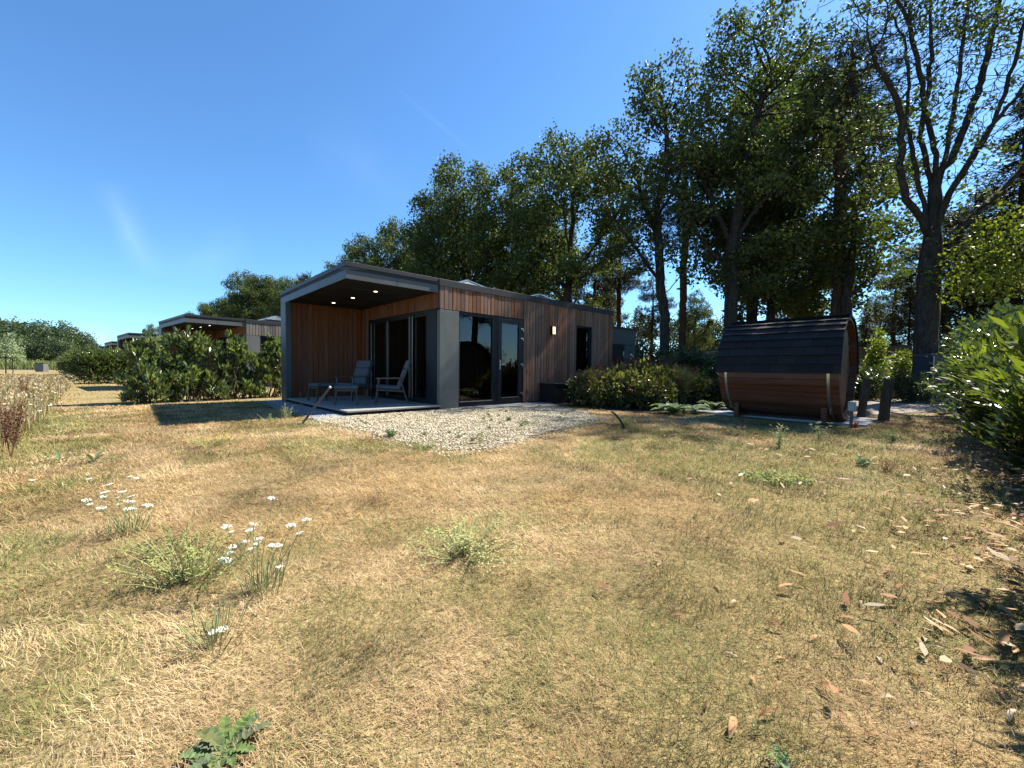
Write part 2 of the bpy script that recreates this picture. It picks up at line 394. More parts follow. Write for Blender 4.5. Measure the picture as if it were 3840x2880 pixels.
def P_(name, mb, m, par=cabin, bev=0, label=None):
    me = mb.mesh(name, m); fixn(me); return put(name, me, par, bev=bev, label=label)
# front cladding: lintel band, long wall around the small window
mb = MB()
boards_x(mb, 0.0, 2.80, -.0, 2.42, 2.955, WOODF, -1, rr=rr)
boards_x(mb, 2.81, 5.22, -.0, .06, 2.955, WOODF, -1, rr=rr)
boards_x(mb, 5.23, 6.06, -.0, 2.44, 2.955, WOODF, -1, rr=rr); boards_x(mb, 5.23, 6.06, -.0, .06, .93, WOODF, -1, rr=rr)
boards_x(mb, 6.07, LE, -.0, .06, 2.955, WOODF, -1, rr=rr)
clad = P_('front_cladding', mb, M['wood'], label='vertical brown boards weathering to grey')
mb = MB()                                                   # structural walls behind the boards
mb.box(.0, 2.80, .002, .12, 2.42, 2.95); mb.box(2.81, 5.22, .002, .12, 0, 2.95); mb.box(5.22, 6.07, .002, .12, 2.44, 2.95); mb.box(5.22, 6.07, .002, .12, 0, .93)
mb.box(6.07, LE, .002, .12, 0, 2.95); mb.box(LE-.12, LE, .122, W, 0, 2.95); mb.box(CX+.14, LE-.122, W-.12, W, 0, 2.93)
mb.box(.002, .1, 3.97, 4.36, 0, 2.86); mb.box(.024, .1, .122, 3.97, 2.45, 2.86)
P_('wall', mb, M['dark'])
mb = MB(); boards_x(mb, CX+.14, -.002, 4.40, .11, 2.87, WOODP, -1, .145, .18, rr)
P_('porch_cladding', mb, M['woodin'], label='smooth reddish brown boards lining the porch')
mb = MB(); mb.box(CX, CX+.139, 4.36, W, .0, 2.80); mb.box(CX+.139, 0.0, 4.402, W-.121, 0, 2.86); P_('porch_end_wall', mb, M['sidefascia'])
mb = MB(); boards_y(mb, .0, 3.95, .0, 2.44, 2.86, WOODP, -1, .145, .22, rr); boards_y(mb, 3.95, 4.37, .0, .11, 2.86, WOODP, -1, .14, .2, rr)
P_('porch_fascia_cladding', mb, M['woodin'])
mb = MB(); mb.box(0.0, .552, -.028, .10, .0, 2.40); P_('corner_column', mb, M['grey'], bev=.003, label='grey panelled corner column')
mb = MB(); mb.box(-.012, .09, .101, .57, .0, 2.43); P_('column_return', mb, M['dark'])
# picture window and door on the front
mb = frame_x(MB(), .556, 1.80, .03, 2.405, .0, .09, .05, .13, .07); mb.box(1.67, 1.75, .004, .086, .16, 2.335)
wf = P_('picture_window', mb, M['frame'], bev=.003)
mb = MB(); mb.box(.607, 1.669, .045, .052, .161, 2.334); P_('pane', mb, M['glass'], wf)
mb = MB(); mb.box(.61, 1.665, -.012, .04, .15, .165); P_('sill', mb, M['silver'], wf)
mb = frame_x(MB(), 1.801, 2.80, .04, 2.415, -.005, .09, .05, .06, .06); door = P_('door', mb, M['frame'], bev=.003)
mb = frame_x(MB(), 1.853, 2.748, .102, 2.353, -.022, .05, .125, .11, .11); P_('door_leaf', mb, M['frame'], door, .004)
mb = MB(); mb.box(1.979, 2.622, .012, .02, .213, 2.242); P_('pane', mb, M['glass'], door)
mb = MB(); mb.box(1.98, 2.62, -.03, -.005, .205, .22); P_('weather_bar', mb, M['silver'], door)
mb = MB(); mb.box(1.905, 1.935, -.034, -.023, .98, 1.24); mb.bar((1.92, -.034, 1.12), (1.92, -.085, 1.12), .018, .018); mb.bar((1.92, -.08, 1.12), (2.05, -.08, 1.12), .022, .02)
P_('handle', mb, M['silver'], door, .004)
for z in (.3, 1.12, 1.85, 2.12):
    mb = MB(); mb.box(2.70, 2.79, -.034, -.023, z, z+.035); mb.box(2.775, 2.80, -.034, -.023, z-.05, z); P_('hinge', mb, M['silver'], door)
# small window at the right
mb = frame_x(MB(), 5.23, 6.06, .935, 2.435, .045, .10, .05); mb.box(5.235, 5.25, -.02, .045, .94, 2.43); mb.box(6.04, 6.055, -.02, .045, .94, 2.43); mb.box(5.25, 6.04, -.02, .045, 2.42, 2.435)
w2 = P_('side_window', mb, M['frame'], bev=.003)
mb = MB(); mb.box(5.281, 6.009, .07, .078, .986, 2.384); P_('pane', mb, M['glass'], w2)
mb = MB(); mb.box(5.285, 5.99, .082, .1, 1.28, 1.31); P_('window_bar', mb, M['silver'], w2)
# sliding glazing in the porch
slid = P_('sliding_glazing', frame_y(MB(), .575, 3.94, .115, 2.435, .03, .12, .06), M['frame'], bev=.003)
for i, (y0, y1, xo) in enumerate(((.64, 1.72, .085), (1.36, 2.92, .055), (2.84, 3.87, .085))):
    f = P_('sash', frame_y(MB(), y0, y1, .176, 2.374, xo-.012, xo+.014, .055), M['frame'], slid)
for i, (y0, y1, xo) in enumerate(((.695, 1.665, .085), (1.415, 2.865, .055), (2.895, 3.815, .085))):
    mb = MB(); mb.box(xo-.002, xo+.003, y0, y1, .231, 2.319); P_('pane', mb, M['glass'], slid)
for y in (3.84, 2.78, 1.50, 1.33):
    mb = MB(); mb.box(.026, .04, y-.008, y+.008, .2, 2.35); P_('track_seal', mb, M['silver'], slid)
# roof
mb = MB()
mb.box(CX, LE, 0.0, W, 2.96, 3.04)
roof = P_('roof', mb, M['soffit'])
mb = MB(); mb.box(CX+.02, -.002, .045, 4.36, 2.81, 2.84); P_('soffit', mb, M['soffit'], roof)
for y in (1.0, 2.2, 3.35):
    mb = MB(); mb.box(CX+.03, -.03, y, y+.006, 2.8075, 2.8095); P_('panel_joint', mb, M['grey'], roof)
mb = MB(); mb.box(CX+.012, -.024, .0, .044, 2.79, 3.035); P_('front_fascia', mb, m_flat('fascia_grey', (.075, .084, .085), .5, .4, 0, .12, 3), roof)
mb = MB(); mb.box(CX, CX+.011, .0, W-.001, 2.79, 3.03); P_('side_fascia', mb, M['sidefascia'], roof)
mb = MB(); mb.box(CX-.014, LE+.014, -.024, .03, 3.036, 3.125); mb.box(CX-.014, CX+.05, .03, W+.014, 3.036, 3.125); mb.box(CX+.05, LE+.014, W-.05, W+.014, 3.036, 3.125); mb.box(LE-.05, LE+.014, .03, W-.05, 3.036, 3.125)
mb.box(-.026, LE, -.04, -.0245, 2.957, 3.12)
P_('coping', mb, M['coping'], roof, .003)
for bx_ in ((CX-.0015, CX, 1.6, 1.606, 2.79, 3.03), (CX-.0015, CX, 3.2, 3.206, 2.79, 3.03), (CX-.0155, CX-.014, 1.55, 1.556, 3.037, 3.124), (CX-.0155, CX-.014, 3.3, 3.306, 3.037, 3.124), (-1.1, -1.094, -.0015, .0, 2.79, 3.03)):
    P_('panel_joint', MB().box(*bx_), M['black'], roof)
mb = MB(); mb.box(-.026, .0, -.026, .0, 2.44, 3.03); P_('corner_trim', mb, M['dark'], roof)
for x0 in (1.15, 4.2):                                      # two roof lights
    mb = MB(); a, b, c, d = x0, x0+1.15, .9, 2.2
    mb.add([(a, c, 3.04), (b, c, 3.04), (b, d, 3.04), (a, d, 3.04), (a, c, 3.3), (b, c, 3.3), (b, d, 3.3), (a, d, 3.3), ((a+b)/2, c+.3, 3.52), ((a+b)/2, d-.3, 3.52)],
           [(0, 1, 5, 4), (1, 2, 6, 5), (2, 3, 7, 6), (3, 0, 4, 7), (4, 5, 8), (5, 6, 9, 8), (6, 7, 9), (7, 4, 8, 9)])
    sk = P_('skylight', mb, M['sidefascia'], roof)
    mb = MB(); z = Vector((0, 0, .012))
    for p, q in (((a, c, 3.3), ((a+b)/2, c+.3, 3.52)), ((b, c, 3.3), ((a+b)/2, c+.3, 3.52)), ((a, d, 3.3), ((a+b)/2, d-.3, 3.52)), ((b, d, 3.3), ((a+b)/2, d-.3, 3.52)), (((a+b)/2, c+.3, 3.52), ((a+b)/2, d-.3, 3.52)), ((a, c, 3.3), (b, c, 3.3)), ((a, c, 3.3), (a, d, 3.3)), ((a, d, 3.3), (b, d, 3.3)), ((b, c, 3.3), (b, d, 3.3))):
        mb.bar(Vector(p)+z, Vector(q)+z, .07, .03)
    P_('glazing_bars', mb, M['silver'], sk)
for s_, t_ in ((-1.12, 1.01), (-1.15, 2.29), (-1.2, 3.52)):
    mb = MB(); mb.tube([(s_, t_, 2.800), (s_, t_, 2.8095)], .042, 16); P_('downlight', mb, M['spot'], roof)
    mb = MB(); n_ = 16
    vs = []
    for k in range(n_):
        a = 2*math.pi*k/n_; vs += [(s_+.044*math.cos(a), t_+.044*math.sin(a), 2.797), (s_+.06*math.cos(a), t_+.06*math.sin(a), 2.797), (s_+.06*math.cos(a), t_+.06*math.sin(a), 2.8095)]
    fs = []
    for k in range(n_):
        j = (k+1) % n_; fs += [(3*k, 3*j, 3*j+1, 3*k+1), (3*k+1, 3*j+1, 3*j+2, 3*k+2)]
    mb.add(vs, fs); P_('downlight_ring', mb, M['silver'], roof)
# deck
mb = MB(); x = CX-.02
while x < -.03:
    e = min(x+.6, -.012); y = -.12
    while y < 4.36:
        e2 = min(y+.6, 4.362); mb.box(x, e-.004, y, e2-.004, .085, .115, tone((.25, .245, .23), .08, rr)); y = e2
    x = e
P_('terrace', mb, M['tint'], label='pale grey slab floor of the porch')
mb = MB(); mb.box(CX+.03, -.02, -.06, 4.36, .0, .08); P_('terrace_base', mb, M['black'])
mb = MB(); mb.box(.56, 2.80, -.05, .2, .0, .028); P_('threshold', mb, M['concrete'])
# lamp, vent
mb = frame_x(MB(), 3.93, 4.09, 2.05, 2.31, -.125, -.022, .022); mb.box(3.93, 4.09, -.03, -.023, 2.05, 2.31)
lamp = P_('wall_lamp', mb, M['black'], bev=.003)
mb = MB(); mb.box(3.953, 4.067, -.118, -.04, 2.073, 2.287); P_('lamp_glass', mb, M['lampglow'], lamp)
mb = MB(); mb.box(2.95, 3.09, -.034, -.023, .30, .42)
for k in range(4): mb.box(2.96, 3.08, -.038, -.0345, .315+k*.025, .325+k*.025)
P_('vent_grille', mb, m_flat('vent_brown', (.13, .07, .045), .6), bev=.002)
# inside
mb = MB(); mb.box(.125, LE-.125, .13, W-.125, .0, .09); P_('inner_floor', mb, M['floorin'])
mb = MB(); mb.box(.125, LE-.125, W-.15, W-.124, .09, 2.9); mb.box(4.6, 4.68, .13, W-.15, .09, 2.9); mb.box(.125, LE-.125, .125, W-.16, 2.86, 2.9); P_('inner_wall', mb, M['white'])

# grey annex at the far end of the cabin
mb = MB(); mb.box(7.45, 10.0, .62, 3.9, 0, 2.62); annex = P_('annex', mb, M['dark'], label='dark panelled annex')
mb = MB(); mb.box(7.41, 10.04, .57, 3.94, 2.62, 2.70); P_('annex_coping', mb, M['coping'], annex)
for x0, x1, z0, z1 in ((7.46, 8.12, 0, 1.0), (7.46, 8.12, 1.01, 2.0), (7.46, 9.99, 2.03, 2.61), (9.15, 9.99, 0, 1.0), (9.15, 9.99, 1.01, 2.0)):
    mb = MB(); mb.box(x0, x1, .6, .6195, z0, z1); P_('annex_panel', mb, m_flat('annex_grey', (.05, .062, .07), .5, .4, 0, .05, 2), annex)
mb = MB(); mb.box(8.14, 9.13, .605, .6195, .02, 2.01); P_('annex_door', mb, M['black'], annex)
mb = MB(); mb.box(9.6, 9.85, .585, .5995, 1.45, 1.68); sg = P_('number_plate', mb, m_flat('plate_white', (.7, .7, .7), .5), annex)
mb = MB(); mb.box(9.66, 9.7, .582, .5845, 1.5, 1.62); mb.box(9.74, 9.79, .582, .5845, 1.5, 1.62); P_('digits', mb, M['dark'], sg)
mb = MB(); mb.box(9.03, 9.09, .58, .604, 1.55, 1.75); P_('annex_handle', mb, M['silver'], annex)

# the other cabins of the row
labels = ['second cabin behind the laurel shrubs, its front boards weathered grey', 'third cabin of the row, only its dark roof edge above the shrubs',
          'fourth cabin of the row, small behind the hedge tops', 'fifth cabin of the row, far off between hedge and treeline', 'sixth and farthest cabin, a low dark roof at the end of the row']
spots = [(-12.07, 18.57), (-23.85, 28.65), (-34.8, 38.7), (-45.8, 48.5), (-57.0, 58.4)]
skip = ('wall_lamp', 'inner_x')
cg = clad.data.copy(); cg.materials[0] = M['woodgrey']
at = cg.attributes['tint']; arr = np.zeros(len(cg.polygons)*4, np.float32); at.data.foreach_get('color', arr); arr = arr.reshape(-1, 4)
lum = arr[:, :3].mean(1, keepdims=True); arr[:, :3] = lum*np.array([[1.0, .97, .93]])*1.0; at.data.foreach_set('color', arr.ravel())
for (x, y), lb in zip(spots, labels):
    c = copy_tree(cabin, None, skip); c.location = (x, y, 0); c.rotation_euler = (0, 0, R(50.4)); c['label'] = lb
    for ch in c.children:
        if ch.name.startswith('front_cladding'): ch.data = cg; ch['label'] = 'vertical boards weathered to silver grey'

# ------------------------------------------------------------------ things in and around the cabin
def local(parent_loc, fn): return fn
def hang(name, mb, m, label, cat, s, t, z=0, rz=0, group=None, bev=0):
    me = mb.mesh(name, m); fixn(me); return put(name, me, None, L(s, t, z), RZ+rz, bev, label, cat, group)
cu = MB(); prev = None; npl = 46
for k in range(npl):
    y = 2.98+k*.02; x = .20+.035*math.sin(k*1.35)+.01*math.sin(k*.7)
    if prev: cu.add([(prev[0], prev[1], .12), (x, y, .12), (x, y, 2.4), (prev[0], prev[1], 2.4), (prev[0]+.006, prev[1], .12), (x+.006, y, .12), (x+.006, y, 2.4), (prev[0]+.006, prev[1], 2.4)], [(0, 1, 2, 3), (7, 6, 5, 4)])
    prev = (x, y)
hang('curtain', cu, M['curtain'], 'long grey pleated curtain inside the porch sliding glazing', 'curtain', 0, 0)
cu = MB(); prev = None
for k in range(20):
    x = 2.42+k*.016; y = .26+.03*math.sin(k*1.5)
    if prev: cu.add([(prev[0], prev[1], .12), (x, y, .12), (x, y, 2.4), (prev[0], prev[1], 2.4)], [(0, 1, 2, 3)])
    prev = (x, y)
hang('curtain', cu, m_flat('pale_curtain', (.5, .5, .48), .95, .1), 'pale gathered curtain behind the glass door', 'curtain', 0, 0)
mb = MB(); mb.box(1.1, 1.62, 4.66, 4.698, 1.4, 2.2); tv = hang('wall_screen', mb, M['black'], 'black rectangular screen on the back wall inside the porch glazing', 'screen', 0, 0, bev=.004)
mb = MB(); mb.box(1.76, 2.32, 4.66, 4.698, 1.4, 2.2); hang('painting', mb, M['redart'], 'dark red painting on the back wall inside the cabin', 'painting', 0, 0, bev=.004)
mb = MB(); mb.box(-.6, .6, -.4, .4, .72, .75)
tb = thing('dining_table', 'dark dining table inside the cabin behind the picture window', 'table', L(2.0, 1.7, .09), RZ+.1)
put('table_top', mb.mesh('table_top', M['armwood']), tb)
for sx in (-.52, .52):
    for sy in (-.33, .33):
        mb = MB(); mb.bar((sx, sy, 0), (sx*.96, sy*.96, .72), .05, .05); put('leg', mb.mesh('leg', M['black']), tb)
def dining(s, t, rz, lb):
    d = thing('dining_chair', lb, 'chair', L(s, t, .09), RZ+rz, 'dining chairs inside the cabin')
    mb = MB(); mb.box(-.23, .23, -.22, .22, .42, .5); put('seat', mb.mesh('seat', M['fabricl']), d, bev=.02)
    mb = MB(); mb.box(-.23, .23, .19, .26, .46, .88); put('backrest', mb.mesh('backrest', M['fabricl']), d, bev=.025)
    for sx in (-1, 1):
        for sy in (-1, 1):
            mb = MB(); mb.bar((sx*.23, sy*.23, 0), (sx*.17, sy*.17, .42), .025, .025); put('leg', mb.mesh('leg', M['black']), d)
    return d
dining(1.02, .72, math.pi, 'beige dining chair close behind the picture window'); dining(1.75, .62, math.pi+.2, 'beige dining chair behind the glass door')

# garden chair: faces -x locally
def garden_chair(lb, s, t, rz):
    d = thing('garden_chair', lb, 'chair', L(s, t, .116), RZ+rz, 'reclining porch chairs')
    for sy in (-1, 1):
        y = sy*.29
        mb = MB(); mb.bar((-.36, y, 0), (-.29, y, .60), .035, .05); put('leg', mb.mesh('leg', M['chairmetal']), d, bev=.006)
        mb = MB(); mb.bar((.40, y, 0), (.22, y, .60), .035, .05); put('leg', mb.mesh('leg', M['chairmetal']), d, bev=.006)
        mb = MB(); mb.bar((-.36, y, .615), (.27, y, .625), .055, .025); put('armrest', mb.mesh('armrest', M['armwood']), d, bev=.006)
        mb = MB(); mb.bar((-.32, y*.92, .34), (.30, y*.92, .30), .03, .045); put('seat_rail', mb.mesh('seat_rail', M['chairmetal']), d, bev=.005)
        mb = MB(); mb.bar((.18, y*.88, .30), (.46, y*.88, 1.04), .028, .03); put('back_rail', mb.mesh('back_rail', M['chairmetal']), d, bev=.005)
    mb = MB(); mb.bar((.455, -.255, 1.03), (.455, .255, 1.03), .03, .03); mb.bar((-.3, -.27, .335), (-.3, .27, .335), .03, .04); put('cross_rail', mb.mesh('cross_rail', M['chairmetal']), d, bev=.004)
    mt = Matrix.Translation((-.05, 0, .40)) @ Matrix.Rotation(R(4), 4, 'Y')
    mb = MB(); mb.box(-.31, .27, -.25, .25, -.045, .045, mt=mt); c = put('seat_cushion', mb.mesh('seat_cushion', M['fabric']), d, bev=.035); c.modifiers[0].segments = 4
    mt = Matrix.Translation((.18, 0, .40)) @ Matrix.Rotation(R(20), 4, 'Y')
    for i, (z0, z1) in enumerate(((.0, .24), (.245, .48), (.485, .71))):
        mb = MB(); mb.box(-.06, .055, -.25, .25, z0, z1, mt=mt); c = put('back_cushion', mb.mesh('back_cushion', M['fabric']), d, bev=.035); c.modifiers[0].segments = 4
def footstool(lb, s, t, rz):
    d = thing('footstool', lb, 'stool', L(s, t, .116), RZ+rz, 'cushioned porch footstools')
    for sx in (-1, 1):
        for sy in (-1, 1):
            mb = MB(); mb.bar((sx*.25, sy*.23, 0), (sx*.21, sy*.215, .36), .035, .045); put('leg', mb.mesh('leg', M['chairmetal']), d, bev=.006)
    mb = MB()
    mb.bar((-.24, -.22, .345), (.24, -.22, .345), .03, .045); mb.bar((-.24, .22, .345), (.24, .22, .345), .03, .045); mb.bar((-.22, -.2, .346), (-.22, .2, .346), .03, .045); mb.bar((.22, -.2, .346), (.22, .2, .346), .03, .045)
    put('seat_frame', mb.mesh('seat_frame', M['chairmetal']), d)
    mb = MB(); mb.box(-.26, .26, -.24, .24, .372, .46); c = put('cushion', mb.mesh('cushion', M['fabric']), d, bev=.035); c.modifiers[0].segments = 4
garden_chair('grey cushioned recliner seen side on by the sliding glass', -.62, 1.22, R(-28))
garden_chair('grey cushioned recliner turned to the lawn against the wood wall', -.95, 2.75, R(22))
footstool('grey cushioned footstool nearest the lawn, beside the side-on recliner', -1.66, 1.42, R(-22))
footstool('grey cushioned footstool farther back, close to the wooden porch wall', -1.72, 2.95, R(10))

# front paving and dark storage box
mb = MB()
for i in range(6):
    x = .95+i*.61
    mb.box(x, x+.6, -.66, -.055, 0, .034, tone((.2, .205, .2), .08, rr))
pv = put('paving', mb.mesh('paving', M['tint']), None, PA, RZ, 0, kind='structure')
st_ = thing('storage_box', 'black storage box against the boarded cabin wall', 'box', L(3.95, -.38, 0), RZ)
mb = MB(); mb.box(-.5, .5, -.3, .3, .03, .56); put('box_body', mb.mesh('box_body', M['black']), st_, bev=.01)
mb = MB(); mb.box(-.52, .52, -.32, .32, .565, .6); put('lid', mb.mesh('lid', M['dark']), st_, bev=.008)

# leaning pole, curved hose
mb = MB(); a = Vector((-3.66, 7.1, 0)); b = Vector((-3.22, 7.2, .63)); mb.tube([a, a.lerp(b, .5)+Vector((0, 0, .01)), b], .018, 10)
sp = thing('leaning_pole', 'black pole leaning out of the lawn with a white tip', 'pole')
put('shaft', mb.mesh('shaft', m_flat('pole_grey', (.07, .065, .06), .5)), sp)
mb = MB(); mb.tube([b, b+(b-a).normalized()*.03], .021, 10); put('tip', mb.mesh('tip', M['umbel']), sp)
mb = MB(); mb.tube([(1.92, 6.92, -.02), (1.90, 6.95, .07), (1.86, 7.0, .15), (1.80, 7.06, .23), (1.74, 7.1, .28)], [.02, .018, .018, .017, .015], 10)
put('hose_end', mb.mesh('hose_end', M['black']), label='short curved black pipe sticking out of the lawn edge', cat='pipe')

# ------------------------------------------------------------------ barrel sauna
SC, T0, T1, RB, ZC = 4.85, -7.0, -4.95, 1.0, 1.07
sauna = thing('barrel_sauna', 'wooden barrel sauna with black shingled top and steel bands', 'sauna', L(SC, (T0+T1)/2, 0), RZ-math.pi/2)
hl = (T1-T0)/2
def S_(name, mb, m, bev=0, par=sauna, label=None): me = mb.mesh(name, m); fixn(me); return put(name, me, par, bev=bev, label=label)
mb = MB(); nst = 46
for k in range(nst):
    a0 = 2*math.pi*k/nst+.004; a1 = 2*math.pi*(k+1)/nst-.004; r0, r1 = RB-.045, RB
    P = lambda x, r, a: (x, r*math.sin(a), ZC+r*math.cos(a))
    vs = [P(x, r, a) for x in (-hl, hl) for (r, a) in ((r0, a0), (r1, a0), (r1+.002, (a0+a1)/2), (r1, a1), (r0, a1))]
    mb.add(vs, [(0, 1, 2, 3, 4), (9, 8, 7, 6, 5), (1, 6, 7, 2), (2, 7, 8, 3), (0, 5, 6, 1), (3, 8, 9, 4), (4, 9, 5, 0)], tone((.16, .045, .013), .2, rr))
S_('staves', mb, M['stave'])
mb = MB()
for sx in (-1, 1):
    x0 = sx*(hl-.11); y = -RB+.05
    n_ = 14; wd = 2*(RB-.047)/n_
    for k in range(n_):
        ya = -(RB-.047)+k*wd; yb = ya+wd-.006; ym = max(abs(ya), abs(yb)); hgt = math.sqrt(max(.02, (RB-.047)**2-ym*ym))
        mb.box(min(x0, x0-sx*.04), max(x0, x0-sx*.04), ya, yb, ZC-hgt, ZC+hgt, tone((.32, .17, .085), .15, rr))
S_('end_wall', mb, m_wood('sauna_end_boards', True, 0, .6), label='pale round end wall of upright boards')
mb = MB(); x0 = hl-.105
mb.box(x0, x0+.03, -.32, .32, ZC-.72, ZC+.72, (.3, .16, .08)); S_('door', mb, M['wood'])
# shingle roof, courses over the upper half
mb = MB(); nc = 13; ang0 = R(-95); ang1 = R(95)
for c in range(nc):
    for side in (0, 1):
        pass
cour = 10
for side in (-1, 1):
    for c in range(cour):
        a_lo = R(93)*(1-c/cour)+R(2); a_hi = R(93)*(1-(c+1)/cour)
        flare = .035
        x = -hl-.02+(c % 3)*.11
        xs = [-hl-.035]
        while x < hl+.035:
            if x > -hl+.05: xs.append(x)
            x += .33
        xs.append(hl+.035)
        for i in range(len(xs)-1):
            rl = RB+.045+flare*(1 if c == 0 else .6); rh = RB+.03
            jj = rr.uniform(-.004, .004); t = rr.uniform(.009, .017)
            vs = []
            for x_ in (xs[i]+.003, xs[i+1]-.003):
                for (r_, a_) in ((rl+jj, a_lo), (rl+jj-.012, a_lo), (rh-.012, a_hi), (rh, a_hi)):
                    vs.append((x_, side*r_*math.sin(a_), ZC+r_*math.cos(a_)))
            mb.add(vs, [(0, 1, 2, 3), (7, 6, 5, 4), (0, 4, 5, 1), (1, 5, 6, 2), (2, 6, 7, 3), (3, 7, 4, 0)], (t, t*1.02, t*1.08))
sh = m_tint('bitumen_shingle', .85, .3); S_('shingle_roof', mb, sh, label='black bitumen shingles over the upper half')
mb = MB(); n_ = 60
for k in range(n_):                                          # continuous underlay
    a0 = R(-94)+R(188)*k/n_; a1 = R(-94)+R(188)*(k+1)/n_
    P = lambda x, r, a: (x, r*math.sin(a), ZC+r*math.cos(a))
    mb.add([P(-hl-.03, RB+.004, a0), P(hl+.03, RB+.004, a0), P(hl+.03, RB+.004, a1), P(-hl-.03, RB+.004, a1), P(-hl-.03, RB+.022, a0), P(hl+.03, RB+.022, a0), P(hl+.03, RB+.022, a1), P(-hl-.03, RB+.022, a1)],
           [(0, 3, 2, 1), (4, 5, 6, 7), (0, 4, 7, 3), (1, 2, 6, 5), (0, 1, 5, 4), (2, 3, 7, 6)])
S_('roof_underlay', mb, M['black'])
mb = MB()
for sy in (-1, 1): mb.box(-hl-.03, hl+.03, sy*(RB+.03)-.015, sy*(RB+.03)+.015, ZC-.075, ZC-.055)
S_('drip_edge', mb, M['dark'])
for x0 in (-hl+.12, hl-.18):
    mb = MB(); n_ = 48
    for k in range(n_):
        a0 = R(94)+R(172)*k/n_; a1 = R(94)+R(172)*(k+1)/n_
        P = lambda x, r, a: (x, r*math.sin(a), ZC+r*math.cos(a))
        mb.add([P(x0, RB+.003, a0), P(x0+.045, RB+.003, a0), P(x0+.045, RB+.003, a1), P(x0, RB+.003, a1), P(x0, RB+.006, a0), P(x0+.045, RB+.006, a0), P(x0+.045, RB+.006, a1), P(x0, RB+.006, a1)],
               [(0, 3, 2, 1), (4, 5, 6, 7), (0, 4, 7, 3), (1, 2, 6, 5)])
    bd = S_('steel_band', mb, M['silver'])
    mb = MB(); a = R(218); y_, z_ = RB*math.sin(a), ZC+RB*math.cos(a)
    mb.tube([(x0+.02, y_-.03, z_+.05), (x0+.02, y_-.005, z_-.08)], .009, 6); mb.box(x0, x0+.05, y_-.045, y_-.01, z_+.03, z_+.045); S_('band_bolt', mb, M['silver'], 0, bd)
for x0 in (-hl+.22, hl-.3):
    mb = MB(); pr = []
    n_ = 14
    for k in range(n_+1):
        a = R(180-42+84*k/n_); pr.append((RB*math.sin(a)*1.003, ZC+RB*math.cos(a)*1.003))
    pts = [(x0, y, z) for y, z in pr]+[(x0, pr[-1][0], .03), (x0, pr[0][0], .03)]
    pts2 = [(x0+.09, p[1], p[2]) for p in pts]; k = len(pts)
    mb.add(pts+pts2, [tuple(range(k)), tuple(range(2*k-1, k-1, -1))]+[(i, (i+1) % k, k+(i+1) % k, k+i) for i in range(k)], (.13, .05, .02))
    S_('cradle', mb, M['stave'])
eb = thing('junction_box', 'grey electrical junction box mounted low at the sauna end', 'box', L(SC-.72, T0-.16, 0), RZ)
mb = MB(); mb.box(-.085, .085, -.05, .05, .30, .48); put('casing', mb.mesh('casing', m_flat('grey_plastic', (.3, .35, .32), .5)), eb, bev=.015)
mb = MB(); mb.box(-.07, .07, -.055, -.051, .32, .46); put('cover', mb.mesh('cover', m_flat('grey_plastic_cover', (.34, .38, .35), .5)), eb, bev=.002)
mb = MB(); mb.tube([(0, 0, .3), (.01, 0, .2), (.05, .02, .1), (.07, 0, 0)], .012, 8); put('cable', mb.mesh('cable', M['black']), eb)
mb = MB(); mb.box(-.035, .035, -.02, .02, 0, .3); put('stake', mb.mesh('stake', M['armwood']), eb)
mb = MB(); mb.tube([(0, 0, 0), (0, 0, .05), (0, 0, .09)], [.035, .03, .018], 12); mb.tube([(0, 0, .09), (.05, .01, .08)], .012, 6)
put('red_plug', mb.mesh('red_plug', m_flat('red_plastic', (.6, .03, .02), .4)), None, L(SC-.66, T0-.22, .0), 0, .004, 'red plug lying on the ground below the junction box', 'plug')
mb = MB()
for i in range(4):
    for j in range(8): mb.box(4.45+i*.42, 4.863+i*.42, -7.35+j*.45, -6.907+j*.45, 0, .036, tone((.33, .34, .34), .1, rr))
put('sauna_paving', mb.mesh('sauna_paving', M['tint']), None, PA, RZ, 0, kind='structure')

# wooden posts
def post(x, y, h, r, lean, lb):
    q = Vector((x+lean[0], y+lean[1], h)); p = Vector((x, y, -.05)); mb = MB(); pts = []; rs = []
    for k in range(9):
        f = k/8; pts.append(p.lerp(q, f)+Vector((math.sin(f*5+x)*.008, 0, 0))); rs.append(r*(1.05-.1*f+.04*math.sin(f*9+y)))
    mb.tube(pts, rs, 14, (.09, .07, .05)); me = mb.mesh('wooden_post', M['post'])
    put('wooden_post', me, label=lb, cat='post', group='round wooden posts by the track')
post(7.65, 8.39, .86, .088, (.13, .03), 'thickest round wooden post, rightmost of the three by the track')
post(7.75, 9.05, .84, .075, (.17, .05), 'middle round wooden post by the track')
post(7.75, 9.45, .95, .07, (.2, .05), 'leaning wooden post right behind the sauna end')

